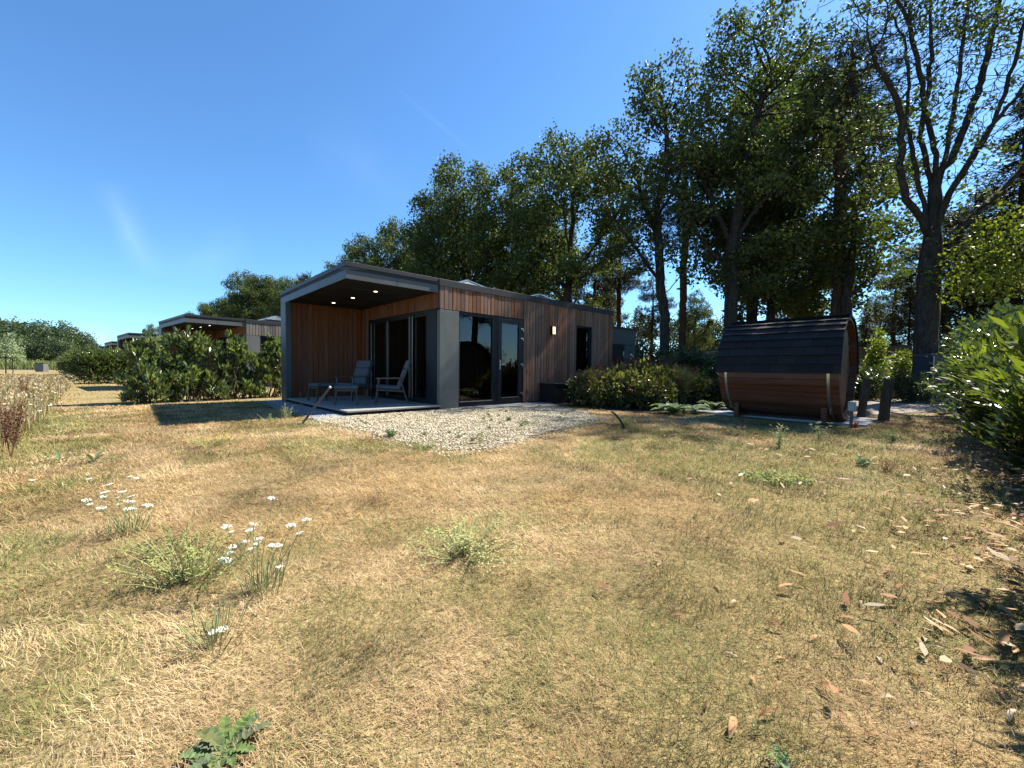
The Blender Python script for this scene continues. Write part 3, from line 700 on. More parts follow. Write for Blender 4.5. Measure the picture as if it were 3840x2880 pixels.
# cabinet, fences, barn, bin
cb = thing('utility_cabinet', 'dark blue-grey metal cabinet with pale top beyond the track', 'cabinet', (TX(3500, 14.5), 14.5, 0), .1)
mb = MB(); mb.box(-.42, .42, -.3, .3, 0, 1.62); put('cabinet_body', mb.mesh('cabinet_body', m_flat('blue_grey', (.014, .021, .035), .5)), cb, bev=.01)
mb = MB(); mb.box(-.45, .45, -.33, .33, 1.625, 1.67); put('lid', mb.mesh('lid', M['sidefascia']), cb, bev=.008)
mb = MB(); mb.box(-.425, -.41, -.32, -.301, .02, 1.6); put('edge_strip', mb.mesh('edge_strip', M['silver']), cb)
def fence(x0, y0, x1, y1, h, lb, base):
    d = math.hypot(x1-x0, y1-y0); t = thing('wooden_fence', lb, 'fence', (x0, y0, 0), math.atan2(y1-y0, x1-x0))
    mb = MB(); boards_x(mb, 0, d, 0, .05, h-.06, base, -1, .2, .15, rr); put('fence_boards', mb.mesh('fence_boards', M['woodin']), t)
    mb = MB(); mb.box(-.03, d+.03, -.05, .03, h-.055, h); put('cap_rail', mb.mesh('cap_rail', M['dark']), t)
fence(TX(3290, 23), 25, TX(3500, 22), 22, 2.6, 'tall brown board fence beside the blue-grey cabinet', (.16, .11, .075))
fence(TX(2530, 26), 27, TX(2720, 26), 25, 2.3, 'pale board fence behind the shrubs left of the sauna', (.3, .24, .17))
bn = thing('waste_bin', 'small grey box bin standing by the far track at the left', 'bin', (TX(163, 50)-.2, 50, 0), .2)
mb = MB(); mb.box(-.42, .42, -.35, .35, .05, 1.05); put('bin_body', mb.mesh('bin_body', M['grey']), bn, bev=.02)
mb = MB(); mb.box(-.45, .45, -.38, .38, 1.055, 1.13); put('lid', mb.mesh('lid', M['coping']), bn, bev=.02)

# ------------------------------------------------------------------ foliage meshes
def unit(v): return v/np.maximum(np.linalg.norm(v, axis=-1, keepdims=True), 1e-9)
def leaf_mesh(name, C, length, width, m, rng, D=None, spread=1.0, fold=.15, tint=None, droop=0):
    """one folded rhombus per centre C; D is the wished direction of the leaf"""
    n = len(C); d = rng.normal(size=(n, 3)).astype(np.float32)
    d = unit(d) if D is None else unit(D+spread*unit(d)*rng.random((n, 1)))
    if droop: d[:, 2] -= droop; d = unit(d)
    s = unit(np.cross(d, unit(rng.normal(size=(n, 3))+np.array([0, 0, 1.6 if D is not None else 0]))))
    up = np.cross(s, d)
    ln = length*rng.uniform(.65, 1.25, (n, 1)); wd = width*rng.uniform(.7, 1.2, (n, 1))
    b = C; tp = C+d*ln-up*ln*.12; a1 = C+d*ln*.5+s*wd*.5+up*wd*fold; a2 = C+d*ln*.5-s*wd*.5+up*wd*fold; mid = C+d*ln*.5
    V = np.stack([b, a1, tp, a2], 1).reshape(-1, 3)
    F = np.arange(n*4).reshape(n, 4)
    if tint is None: tint = rng.random(n)**1.6
    T = np.repeat(np.asarray(tint)[:, None], 3, 1)
    return mesh_np(name, V, F, m, T)

def grow(seeds, attr, step, rng, dk=.5, up=.12, maxit=120, jit=.12, di=5.0):
    pos = []; par = []
    for si, poly in enumerate(seeds):
        poly = [np.array(p, float) for p in poly]
        if si == 0: pos.append(poly[0]); par.append(-1); last = 0
        else: last = int(np.argmin(np.linalg.norm(np.array(pos)-poly[0], axis=1)))
        for a, b in zip(poly[:-1], poly[1:]):
            k = max(1, int(np.linalg.norm(b-a)/step))
            for j in range(1, k+1):
                q = a+(b-a)*j/k+rng.normal(size=3)*step*.07; pos.append(q); par.append(last); last = len(pos)-1
    pos = np.array(pos); A = np.array(attr)
    mind = np.full(len(A), 1e9); idx = np.zeros(len(A), int)
    def upd(new, base):
        nonlocal mind, idx
        for c in range(0, len(new), 400):
            D = np.linalg.norm(A[:, None]-new[None, c:c+400], axis=2); j = D.argmin(1); m = D[np.arange(len(A)), j]
            k = m < mind; mind = np.where(k, m, mind); idx = np.where(k, j+base+c, idx)
    upd(pos, 0)
    posl = [pos]; tot = len(pos)
    for it in range(maxit):
        keep = mind > dk; A = A[keep]; mind = mind[keep]; idx = idx[keep]
        if len(A) == 0: break
        act = mind < di
        if not act.any(): di *= 1.5; continue
        P = np.concatenate(posl) if len(posl) > 1 else posl[0]; posl = [P]
        u, inv = np.unique(idx[act], return_inverse=True)
        acc = np.zeros((len(u), 3)); np.add.at(acc, inv, unit(A[act]-P[idx[act]]))
        d = unit(acc); d[:, 2] += up; d = unit(d+rng.normal(size=d.shape)*jit)
        new = P[u]+d*step; par += u.tolist(); base = tot; tot += len(new); posl.append(new); upd(new, base)
    P = np.concatenate(posl); return P, np.array(par)
def skeleton_mesh(name, P, par, m, r0=.012, e=2.25, base_r=None, thick=.06, flare=1.35):
    n = len(P); r = np.zeros(n); cnt = np.zeros(n)
    has = np.zeros(n, bool); has[par[par >= 0]] = True
    acc = np.zeros(n)
    for i in range(n-1, 0, -1):
        ri = acc[i]**(1/e) if acc[i] > 0 else r0
        r[i] = ri; acc[par[i]] += ri**e
    r[0] = acc[0]**(1/e)
    if base_r: k = (base_r-r0)/max(r[0]-r0, 1e-6); r = r0+(r-r0)*k
    zz = P[:, 2]; fl = 1+(flare-1)*np.exp(-np.maximum(zz, 0)/.45); big = r > base_r*.5 if base_r else r > .2
    r2 = np.where(big, r*fl, r)
    d = np.zeros((n, 3)); d[1:] = unit(P[1:]-P[par[1:]]); d[0] = (0, 0, 1)
    # main child = thickest
    main = np.full(n, -1)
    for i in range(1, n):
        p = par[i]
        if main[p] < 0 or r[i] > r[main[p]]: main[p] = i
    t = d.copy(); hm = main >= 0; t[hm] = unit(d[hm]+d[main[hm]])
    ref = np.array([.31, .9, .13]); u = unit(np.cross(t, ref)); v = np.cross(t, u)
    Vs, Fs, off = [], [], 0
    for lo, hi, k in ((thick, 99, 9), (.022, thick, 5), (0, .022, 3)):
        s = np.where((r[1:] >= lo) & (r[1:] < hi))[0]+1
        if not len(s): continue
        ang = np.arange(k)*2*math.pi/k; ca, sa = np.cos(ang), np.sin(ang)
        pp = par[s]; rb = np.where(main[pp] == s, r2[pp], np.minimum(r2[pp], r2[s]*1.15)); rb = np.minimum(rb, r2[s]*1.6)
        isf = main[pp] == s
        ub = np.where(isf[:, None], u[pp], u[s]); vb = np.where(isf[:, None], v[pp], v[s])
        B = P[pp][:, None]+rb[:, None, None]*(ub[:, None]*ca[None, :, None]+vb[:, None]*sa[None, :, None])
        T = P[s][:, None]+r2[s][:, None, None]*(u[s][:, None]*ca[None, :, None]+v[s][:, None]*sa[None, :, None])
        V = np.concatenate([B, T], 1).reshape(-1, 3)
        q = np.arange(k); q1 = (q+1) % k
        F = (np.arange(len(s))[:, None, None]*2*k+np.stack([q, q1, q1+k, q+k], 1)[None]).reshape(-1, 4)+off
        Vs.append(V); Fs.append(F); off += len(V)
    return mesh_np(name, np.concatenate(Vs), np.concatenate(Fs), m, smooth=True), r
def crown_points(rng, blobs, per):
    out = []
    for (x, y, z, rx, rz) in blobs:
        n = max(8, int(per*(rx/1.2)**1.6)); d = unit(rng.normal(size=(n, 3)))*(rng.random((n, 1))**(1/2.4)); out.append(d*[rx, rx, rz]+[x, y, z])
    return np.concatenate(out)
def egg_blobs(rng, n, h, zlo, rx, rb=(.55, 1.0), ex=1.0, cx=0, cy=0):
    """sub-crowns spread through an egg between zlo and h"""
    B = []; zc = (h+zlo)/2; rz = (h-zlo)/2
    for i in range(n):
        d = unit(rng.normal(size=3)); k = rng.uniform(.45, .92)
        z = zc+d[2]*rz*k; w_ = rx*(1-.25*max(0, d[2])*ex); r_ = rng.uniform(*rb)
        B.append((cx+d[0]*w_*k, cy+d[1]*w_*k, min(z, h-r_*.7), r_, r_*rng.uniform(.65, .9)))
    return B
def leaves_on(P, r, rng, rmax, per, sig, zmin=0):
    k = np.where((r < rmax) & (P[:, 2] > zmin))[0]; C = np.repeat(P[k], per, 0); return C+rng.normal(size=C.shape)*sig
def make_oak(key, seed, h, zlo, rx, nb, per, seeds, base_r, leafper=13, ll=.18, lw=.13, step=.27, leaf='oak', rb=(.55, 1.0), bark='bark', rmax=.0235, sig=.18, blobs=None, dk=.34, keep=1.0):
    rng = np.random.default_rng(seed)
    B = blobs or egg_blobs(rng, int(nb*2.0), h, zlo, rx, rb)
    if blobs and key != 'oak_1':
        B = []
        for (x, y, z, r_, q_) in blobs:
            for k in range(4):
                d = unit(rng.normal(size=3)); e = rng.uniform(.35, .95)*r_; B.append((x+d[0]*e, y+d[1]*e, z+d[2]*e*.9, r_*rng.uniform(.38, .62), r_*rng.uniform(.3, .5)))
    A = crown_points(rng, B, per*3.0)
    P, par = grow(seeds, A, step, rng, dk, up=.4 if key == 'oak_1' else .12)
    tm, r = skeleton_mesh(key+'_trunk', P, par, M[bark], base_r=base_r, e=1.62 if key == 'oak_1' else 2.0, r0=.010)
    C = leaves_on(P, r, rng, rmax, leafper, sig, zlo*.5)
    print(key, 'nodes', len(P), 'leaves', len(C), 'r0', r[0])
    C = C[vn(C[:, 0]*1.9+C[:, 2]*.6, C[:, 1]*1.9-C[:, 2]*1.7, .8, seed) > (1-keep)*.75+.07]
    tint = np.clip(vn(C[:, 0]*1.3+C[:, 2], C[:, 1]*1.3+C[:, 2]*.7, 1.0)*1.2-.15, 0, 1)*.7+rng.random(len(C))*.3
    lm = leaf_mesh(key+'_crown', C, ll, lw, M[leaf], rng, tint=tint)
    return tm, lm
def tree(name, meshes, lb, cat, x, y, rz=0, sc=1, group=None, parts=('trunk', 'crown')):
    t = thing(name, lb, cat, (x, y, 0), rz, group, sc)
    for p, me in zip(parts, meshes): put(p, me, t)
    return t
rg = np.random.default_rng(11)
def trunkpoly(h, bend=.25, seed=0):
    r_ = random.Random(seed); x = y = 0; out = [(0, 0, -.1)]
    for k in range(1, 7): x += r_.uniform(-bend, bend); y += r_.uniform(-bend, bend); out.append((x, y, h*k/6))
    return out
oakA = make_oak('oak_a', 1, 14.6, 3.2, 3.9, 44, 46, [trunkpoly(6, .12, 1)], .26)
oakB = make_oak('oak_b', 2, 14.6, 2.8, 3.0, 36, 46, [trunkpoly(7, .1, 2)], .23)
oakC = make_oak('oak_c', 3, 14.6, 2.2, 4.6, 52, 44, [trunkpoly(4.5, .15, 3), [(0, 0, 3), (1.4, .4, 5), (2.2, .8, 7.5)], [(0, 0, 3.2), (-1.5, .3, 5.4), (-2.4, -.3, 8)]], .28)
oakD = make_oak('oak_far', 4, 11, .8, 4.2, 40, 26, [trunkpoly(4, .1, 4)], .22, leafper=9, ll=.42, lw=.32, step=.5, leaf='oakfar', sig=.34, rb=(.9, 1.5), dk=.7, rmax=.03)
oakE = make_oak('oak_far_b', 5, 11, .6, 3.4, 34, 26, [trunkpoly(4, .1, 5)], .2, leafper=9, ll=.4, lw=.3, step=.5, leaf='oakfar', sig=.34, rb=(.9, 1.4), dk=.7, rmax=.03)
# the two big oaks right of the cabin, limbs as in the place
def zp(zx, zy, Y, base):                                    # survey mark -> point relative to a trunk base (x, y)
    u = 2100+zx*.7866; v = zy*.7866; d = Y
    return ((u-1920)/1531*d-base[0], Y-base[1], 1+(1383+(u-1920)*.0105-v)/1531*d)
bx3 = (TX(2732, 20), 20)
def pl(marks, Ys, base): return [zp(a, b, Ys[0]+(Ys[1]-Ys[0])*i/max(1, len(marks)-1), base) for i, (a, b) in enumerate(marks)]
seeds3 = [[(0, 0, -.1)]+pl([(805, 1400), (800, 1180)], (20, 20), bx3),
    pl([(800, 1240), (730, 1240), (640, 1130), (560, 980), (520, 900), (470, 820)], (20, 18.5), bx3),
    pl([(800, 1180), (760, 1090), (690, 950), (650, 870), (600, 780)], (20, 21.5), bx3),
    pl([(810, 1170), (880, 1050), (935, 980), (1010, 900), (1080, 800)], (20, 18.6), bx3),
    pl([(800, 1180), (830, 1000), (850, 800), (900, 560), (960, 380)], (20, 20.6), bx3),
    pl([(820, 1150), (1000, 1130), (1130, 1180)], (20, 19), bx3)]
bl3 = [zp(a, b, Y, bx3)+(r_, r_*.8) for a, b, Y, r_ in ((620, 500, 19, 1.5), (700, 350, 20, 1.5), (800, 230, 20, 1.5), (860, 170, 20.5, 1.4), (950, 250, 20, 1.7), (1000, 420, 19, 1.7), (880, 420, 21, 1.8), (760, 520, 21, 1.7), (640, 650, 20, 1.4), (560, 760, 18.5, 1.2), (700, 760, 21, 1.4), (840, 660, 19, 1.5), (980, 640, 21, 1.6), (1090, 560, 19.5, 1.5), (1100, 760, 19, 1.3), (930, 850, 18.5, 1.3), (1050, 930, 18.7, 1.3), (1180, 1050, 19, 1.0), (1150, 1180, 19, .9), (1000, 1180, 19, 1.1), (880, 1230, 19.5, 1.0), (640, 1000, 18.5, 1.1), (560, 1180, 18.6, .9), (700, 1290, 19.5, .9), (960, 1350, 19.5, .8), (620, 1330, 19, .7), (760, 900, 21, 1.3), (520, 900, 18.4, 1.1), (1060, 1290, 19.3, .7))]
oak3 = make_oak('oak_3', 6, 0, 0, 0, 0, 62, seeds3, .3, blobs=bl3, leafper=9)
bx1 = (TX(3462, 15), 15)
seeds1 = [[(0, 0, -.1)]+pl([(1735, 1450), (1740, 1250), (1745, 1150), (1745, 950), (1740, 760), (1690, 580), (1650, 400), (1600, 200), (1500, 0), (1450, -160)], (15, 15.6), bx1),
    pl([(1725, 1150), (1690, 1060), (1610, 960), (1575, 800), (1580, 600), (1530, 480), (1440, 350), (1400, 240)], (15, 14), bx1),
    pl([(1730, 1180), (1700, 1010), (1650, 830), (1600, 640), (1600, 450), (1570, 250), (1500, 120)], (15, 16.5), bx1),
    pl([(1745, 900), (1790, 750), (1810, 560), (1830, 400), (1840, 200), (1860, 0), (1880, -200)], (15.2, 14.4), bx1),
    pl([(1760, 1110), (1790, 980), (1860, 850), (1960, 700), (2020, 560), (2080, 350), (2120, 150), (2180, -60)], (15, 13.8), bx1),
    pl([(1740, 950), (1720, 870), (1660, 680), (1690, 480), (1700, 300), (1680, 120), (1690, -100)], (15.2, 17), bx1),
    pl([(1790, 1240), (1900, 1070), (2050, 930), (2212, 750), (2400, 560), (2550, 400)], (15, 14.2), bx1),
    pl([(1980, 990), (2120, 850), (2260, 650), (2380, 420)], (14.8, 16), bx1),
    pl([(1800, 820), (1870, 620), (1930, 450), (1970, 250), (2000, 50), (2010, -150)], (15.1, 16.5), bx1),
    pl([(1880, 820), (1980, 640), (2100, 500), (2220, 300), (2320, 100)], (14.7, 13.6), bx1)]
rq = np.random.default_rng(21); bl1 = []
for poly in seeds1:
    for q in poly[3:]:
        for k in range(4): bl1.append((q[0]+rq.normal()*1.0, q[1]+rq.normal()*1.1, q[2]+rq.normal()*.5, rq.uniform(.7, 1.2), rq.uniform(.8, 1.3)))
oak1 = make_oak('oak_1', 7, 0, 0, 0, 0, 34, seeds1, .34, blobs=bl1, leafper=8, keep=.13, sig=.13, rmax=.02, ll=.14, lw=.1, step=.27)
bx6 = (TX(2488, 21), 21)
seeds6 = [[(0, 0, -.1)]+pl([(495, 1500), (470, 1380), (455, 1150), (440, 1000), (490, 850), (480, 650)], (21, 21), bx6),
    pl([(480, 1370), (430, 1300), (370, 1220), (300, 1130)], (21, 20), bx6), pl([(455, 1150), (380, 980), (330, 820)], (21, 22), bx6), pl([(445, 1040), (540, 900), (560, 700)], (21, 20), bx6), pl([(495, 1400), (560, 1320), (620, 1290)], (21, 21), bx6)]
bl6 = [zp(a, b, Y, bx6)+(r_, r_*.8) for a, b, Y, r_ in ((450, 410, 21, 1.1), (380, 440, 21, 1.1), (530, 400, 21.5, 1.0), (360, 560, 20.4, 1.3), (470, 560, 22, 1.5), (300, 650, 21, 1.4), (420, 720, 20, 1.6), (540, 640, 20.5, 1.4), (220, 720, 21, 1.2), (270, 860, 21.5, 1.5), (380, 880, 20, 1.5), (500, 860, 22, 1.4), (180, 860, 20.5, 1.1), (220, 1000, 21, 1.3), (340, 1040, 20, 1.3), (160, 1050, 21.3, 1.0), (280, 1160, 20, 1.1), (420, 1120, 21.5, 1.2), (180, 1180, 21, .9), (560, 1000, 21, 1.2), (620, 860, 21.5, 1.2), (360, 1250, 20.5, .9), (620, 700, 21, 1.2), (540, 1220, 21, .9))]
oak6 = make_oak('oak_6', 8, 0, 0, 0, 0, 60, seeds6, .24, blobs=bl6, leafper=9)

# pines
def make_pine(key, seed, h, zlo, rx, nb, base_r, blobs=None, seeds=None, leafper=12):
    rng = np.random.default_rng(seed)
    B = blobs or [(a, b, c, r_, r_*.42) for (a, b, c, r_, _) in egg_blobs(rng, nb, h, zlo, rx, (.8, 1.4))]
    A = crown_points(rng, B, 80)
    P, par = grow(seeds or [trunkpoly(h*.93, .14, seed)], A, .28, rng, .36, .02)
    tm, r = skeleton_mesh(key+'_trunk', P, par, M['pinebark'], base_r=base_r, r0=.011)
    C0 = leaves_on(P, r, rng, .024, 5, .15, zlo*.6); print(key, len(P), len(C0))
    C = np.repeat(C0, leafper, 0); D = unit(rng.normal(size=C.shape)+np.array([0, 0, .35]))
    tint = np.repeat(np.clip(vn(C0[:, 0]*1.1, C0[:, 1]+C0[:, 2], 1.2)*1.1-.1, 0, 1), leafper)*.6+rng.random(len(C))*.35
    lm = leaf_mesh(key+'_crown', C, .19, .03, M['pine'], rng, D=D, spread=.2, fold=0, tint=tint)
    return tm, lm
bxp = (TX(3120, 20), 20)
seedp = [[(0, 0, -.1)]+pl([(1312, 1240), (1300, 1050), (1298, 900), (1300, 700), (1290, 600), (1330, 500), (1340, 380), (1330, 280)], (20, 20), bxp),
    pl([(1300, 1180), (1295, 1100), (1290, 950)], (20, 20.3), bxp), pl([(1290, 620), (1270, 480), (1240, 380)], (20, 20.5), bxp)]
blp = [zp(a, b, Y, bxp)+(r_, r_*.4) for a, b, Y, r_ in ((1340, 250, 20, 1.0), (1260, 290, 20.5, 1.1), (1420, 290, 19.6, 1.1), (1220, 380, 19.5, 1.1), (1340, 360, 20.8, 1.4), (1450, 380, 20, 1.1), (1240, 480, 20.6, 1.1), (1400, 470, 19.3, 1.2), (1180, 540, 20, 1.0), (1300, 560, 21, 1.0), (1440, 560, 20.4, 1.0), (1180, 640, 19.5, 1.1), (1370, 640, 19, 1.0), (1190, 720, 20, .9), (1400, 720, 20.4, .9), (1430, 800, 19.6, .9), (1210, 800, 20.5, .9), (1370, 860, 19.5, .8), (1490, 700, 20, .9))]
pine1 = make_pine('pine_1', 31, 0, 0, 0, 0, .25, blp, seedp)
pineA = make_pine('pine_a', 32, 15, 7, 2.6, 26, .2)
pineB = make_pine('pine_b', 33, 15, 3.5, 2.6, 34, .2)
def make_fir(key, seed, h, rx, n=5200, zlo=.6, clump=3.0):
    rng = np.random.default_rng(seed); lev = int(h/.33); C = []; D = []; mbp = MB()
    mbp.tube([(0, 0, -.1), (0, 0, h*.5), (0, 0, h)], [.16, .09, .02], 7)
    for i in range(lev):
        z = zlo+(h-zlo)*i/lev; rad = rx*(1-(z-zlo)/(h-zlo))**.8*rng.uniform(.75, 1.1)+.1; nb = int(5+rad*3)
        for k in range(nb):
            a = rng.uniform(0, 6.28); ln = rad*rng.uniform(.7, 1.1); m_ = int(ln*26)+6
            t = rng.random(m_)**.75; x = np.cos(a)*ln*t; y = np.sin(a)*ln*t; zz = z-.25*ln*t+.12*ln*t*t
            side = rng.normal(size=m_)*.16*ln*(1-t*.6)
            C.append(np.stack([x-np.sin(a)*side, y+np.cos(a)*side, zz+rng.normal(size=m_)*.05], 1)); D.append(np.tile([np.cos(a), np.sin(a), -.15], (m_, 1)))
            mbp.tube([(0, 0, z), (np.cos(a)*ln*.9, np.sin(a)*ln*.9, z-.13*ln)], [.018, .004], 3, cap=False)
    C = np.concatenate(C); D = np.concatenate(D); C = np.repeat(C, 3, 0)+rng.normal(size=(len(C)*3, 3))*.05; D = np.repeat(D, 3, 0)
    return mbp.mesh(key+'_trunk', M['pinebark']), leaf_mesh(key+'_crown', C, .17, .045, M['fir'], rng, D=D, spread=1.0, fold=0)
fir = make_fir('fir', 41, 12, 2.6)
yel = make_oak('yellow_oak', 9, 6.3, 3.6, 2.2, 22, 44, [trunkpoly(4.2, .1, 9)], .13, leafper=10, ll=.13, lw=.1, leaf='yellow', rb=(.6, 1.0))
slim = make_oak('slim_oak', 10, 9.8, 5.4, 1.5, 14, 40, [[(0, 0, -.1), (.05, 0, 3), (-.1, 0, 4.4), (.15, .1, 6), (.2, 0, 8.5)], [(.1, 0, 4.6), (1.2, .1, 5.6), (2.6, .2, 6.0), (3.6, .2, 6.0)]], .2, leafper=8, rb=(.7, 1.1))
young = make_oak('young_tree', 12, 3.6, 1.3, 1.0, 14, 30, [[(0, 0, 0), (0, 0, 1.8)]], .035, leafper=8, ll=.16, lw=.12, leaf='weedblue', rb=(.4, .6), step=.2, sig=.12)

tree('oak_tree', oak1, 'largest oak, thick grey trunk fanning into many long upright limbs with thin foliage', 'oak', bx1[0], bx1[1])
tree('oak_tree', oak3, 'broad dark oak forking low right behind the barrel sauna roof', 'oak', bx3[0], bx3[1])
tree('oak_tree', oak6, 'tall oak with leaning dark trunk between cabin annex and barrel sauna', 'oak', bx6[0], bx6[1])
tree('pine_tree', pine1, 'tall pine with reddish upper trunk between the broad oak and the largest oak', 'pine', bxp[0], bxp[1])
tree('oak_tree', slim, 'slender oak pressed against the tall pine, one branch arching to the right', 'oak', TX(3168, 19.5), 19.5)
OK = [ # meshes, u, Y, top z, rot, label
 (oakB, 2812, 25, 19.5, .4, 'oak trunk just right of the broad forking oak, crown reaching out of the frame'),
 (oakC, 2990, 28, 22.5, 1.9, 'tallest oak crown at the top edge behind the tall pine'),
 (pineA, 2545, 23, 14.2, 2.2, 'bare straight pine stem beside the leaning oak trunk'),
 (oakA, 2128, 24, 15.2, 0.3, 'oak rising highest directly above the right half of the cabin roof'),
 (oakB, 1925, 27, 15.3, 1.2, 'oak with narrow crown above the middle of the cabin roof'),
 (oakA, 1735, 29, 15.8, 2.6, 'round-topped oak with yellow-green upper leaves above the cabin lintel'),
 (oakB, 1640, 31, 15.6, .5, 'oak forming the left shoulder of the round-topped crown'),
 (oakC, 1480, 34, 14.0, 3.0, 'dark spreading oak above the porch roof'),
 (oakB, 1365, 37, 13.2, 4.0, 'oak above the front corner of the porch roof'),
 (oakA, 1285, 41, 12.6, 5.0, 'lower oak at the left end of the near oak row'),
 (pineB, 1160, 44, 11.9, 1.0, 'pine with jutting side branch just left of the oak row'),
 (oakA, 1040, 52, 12.6, 2.0, 'oak behind the second cabin, nearest to the first cabin roof'),
 (oakC, 1095, 48, 12.4, 1.1, 'dark oak between the pine and the second cabin trees'),
 (oakC, 985, 51, 13.2, 4.4, 'broad dark oak behind the right end of the second cabin roof'),
 (oakC, 780, 60, 10.9, 2.2, 'broad oak behind the middle of the second cabin roof'),
 (oakC, 690, 70, 9.2, .6, 'broad low oak behind the near corner of the second cabin roof'),
 (pineB, 1000, 56, 13.6, .2, 'pale loose-crowned tree behind the second cabin'),
 (oakA, 930, 56, 14.4, .9, 'highest oak crown above the second cabin roof'),
 (oakC, 860, 62, 12.2, 1.7, 'rounded oak left of the highest crown over the second cabin'),
 (oakB, 790, 66, 11.6, 2.7, 'oak over the left part of the second cabin roof'),
 (oakA, 725, 72, 10.4, 3.3, 'last oak sloping down to the second cabin roof corner'),
 (oakA, 575, 88, 10.0, 3.9, 'small oak crown between second and third cabins'),
 (oakB, 490, 96, 7.6, 4.6, 'lowest small crown at the end of the cabin tree row'),
 (oakC, 2030, 33, 13.8, 2.4, 'second-row oak filling behind the cabin roof middle'),
 (oakC, 1800, 36, 13.6, .7, 'second-row oak behind the round-topped oak'),
 (oakC, 1590, 39, 12.9, 5.7, 'second-row oak behind the porch roof trees'),
 (pineA, 2322, 30, 12.0, .9, 'pine with orange stem seen just right of the cabin end wall'),
 (pineB, 2230, 33, 12.0, 1.9, 'bushy pine low behind the right end of the cabin roof'),
 (oakB, 2262, 37, 10, 2.9, 'thin dark oak behind the annex roof'),
 (oakE, 2385, 46, 7.6, .8, 'small pale-leaved tree low between the annex and the leaning oak'),
 (oakE, 2535, 50, 8.4, 1.8, 'small pale-leaved tree right behind the leaning oak trunk'),
 (oakD, 2665, 52, 8.0, 2.9, 'small tree just above the left end of the sauna roof'),
 (oakE, 3170, 52, 7.8, 3.9, 'small tree low in the sky gap right of the sauna roof'),
 (pineB, 2440, 38, 10.5, .9, 'bushy pine seen low between the trunks right of the annex'),
 (oakB, 2600, 42, 9.5, 1.4, 'small sunlit oak seen under the crowns left of the sauna'),
 (oakA, 2880, 24, 13.5, 2.5, 'oak with second thin trunk directly behind the sauna roof'),
 (oakC, 3000, 38, 9.6, 3.1, 'low wide oak behind the sauna, under the tall pine'),
 (oakB, 3290, 40, 8.8, 5.1, 'oak in the middle distance left of the largest trunk'),
 (pineB, 3340, 34, 11.5, .4, 'bushy pine in the distance left of the largest trunk'),
 (fir, 3240, 30, 6.4, .4, 'small dark fir behind the right end of the sauna'),
 (fir, 3400, 26, 7.6, 1.4, 'dark fir just left of the largest oak trunk'),
 (oakC, 3560, 28, 13, .6, 'dark oak mass right behind the largest trunk'),
 (fir, 3790, 19, 14.2, 2.4, 'tall dark fir at the right edge behind the yellow-green crown'),
 (pineB, 3640, 22, 12.2, 3.0, 'dark pine between the largest trunk and the yellow-green crown'),
 (oakC, 3860, 24, 12.5, 4.0, 'dark oak crown cut by the right edge of the frame'),
]
for me, u, Y, top, rz, lb in OK:
    hh = {id(oakA): 14.6, id(oakB): 14.6, id(oakC): 14.6, id(pineA): 15, id(pineB): 15, id(fir): 12, id(oakD): 11, id(oakE): 11}[id(me)]
    nm, ct = ('pine_tree', 'pine') if me in (pineA, pineB) else (('fir_tree', 'fir') if me is fir else ('oak_tree', 'oak'))
    tree(nm, me, lb, ct, TX(u, Y), Y, rz, top/hh, 'trees of the belt behind the cabins')
tree('oak_tree', yel, 'yellow-green young oak catching the sun at the right edge', 'oak', TX(3885, 13), 13, .5, .97)
tree('oak_tree', oakB, 'oak outside the frame on the right, seen only in the window reflection', 'oak', 21, 7, .5, 1.1)
tree('oak_tree', oakA, 'second oak outside the frame on the right, seen only in the window reflection', 'oak', 24, 12.5, 2.5, 1.15)
FAR = [(10, 108, 13.5, 'far rounded tree at the left edge of the field'), (75, 112, 11.8, 'far tree second from the left edge'), (120, 104, 12.4, 'far tree with the widest green crown of the treeline'), (165, 112, 13.0, 'far tree in the middle of the treeline behind the bin'), (215, 106, 10.6, 'far low tree right of the treeline middle'), (262, 110, 12.6, 'far tall tree second from the right end of the treeline'), (300, 112, 10.4, 'far tree near the right end of the treeline'), (332, 116, 8.2, 'last far tree where the treeline drops to the cabins'), (190, 90, 7.2, 'lower bright tree in front of the treeline middle'), (95, 88, 7.4, 'lower bright tree in front of the treeline left part'), (250, 88, 6.2, 'lower bushy tree in front of the treeline right part'), (-60, 104, 13, 'far tree just outside the left edge')]
for i, (u, Y, top, lb) in enumerate(FAR):
    tree('far_tree', oakD if i % 2 == 0 else oakE, lb, 'tree', TX(u, Y), Y, i*1.3, top/11, 'treeline across the field')
tree('young_tree', young, 'slim young tree with thin stem at the far left edge', 'tree', TX(22, 34), 34, 0, 1.0)
tree('young_tree', young, 'second slim young tree close beside the first at the far left', 'tree', TX(48, 37), 37, 1, .8)

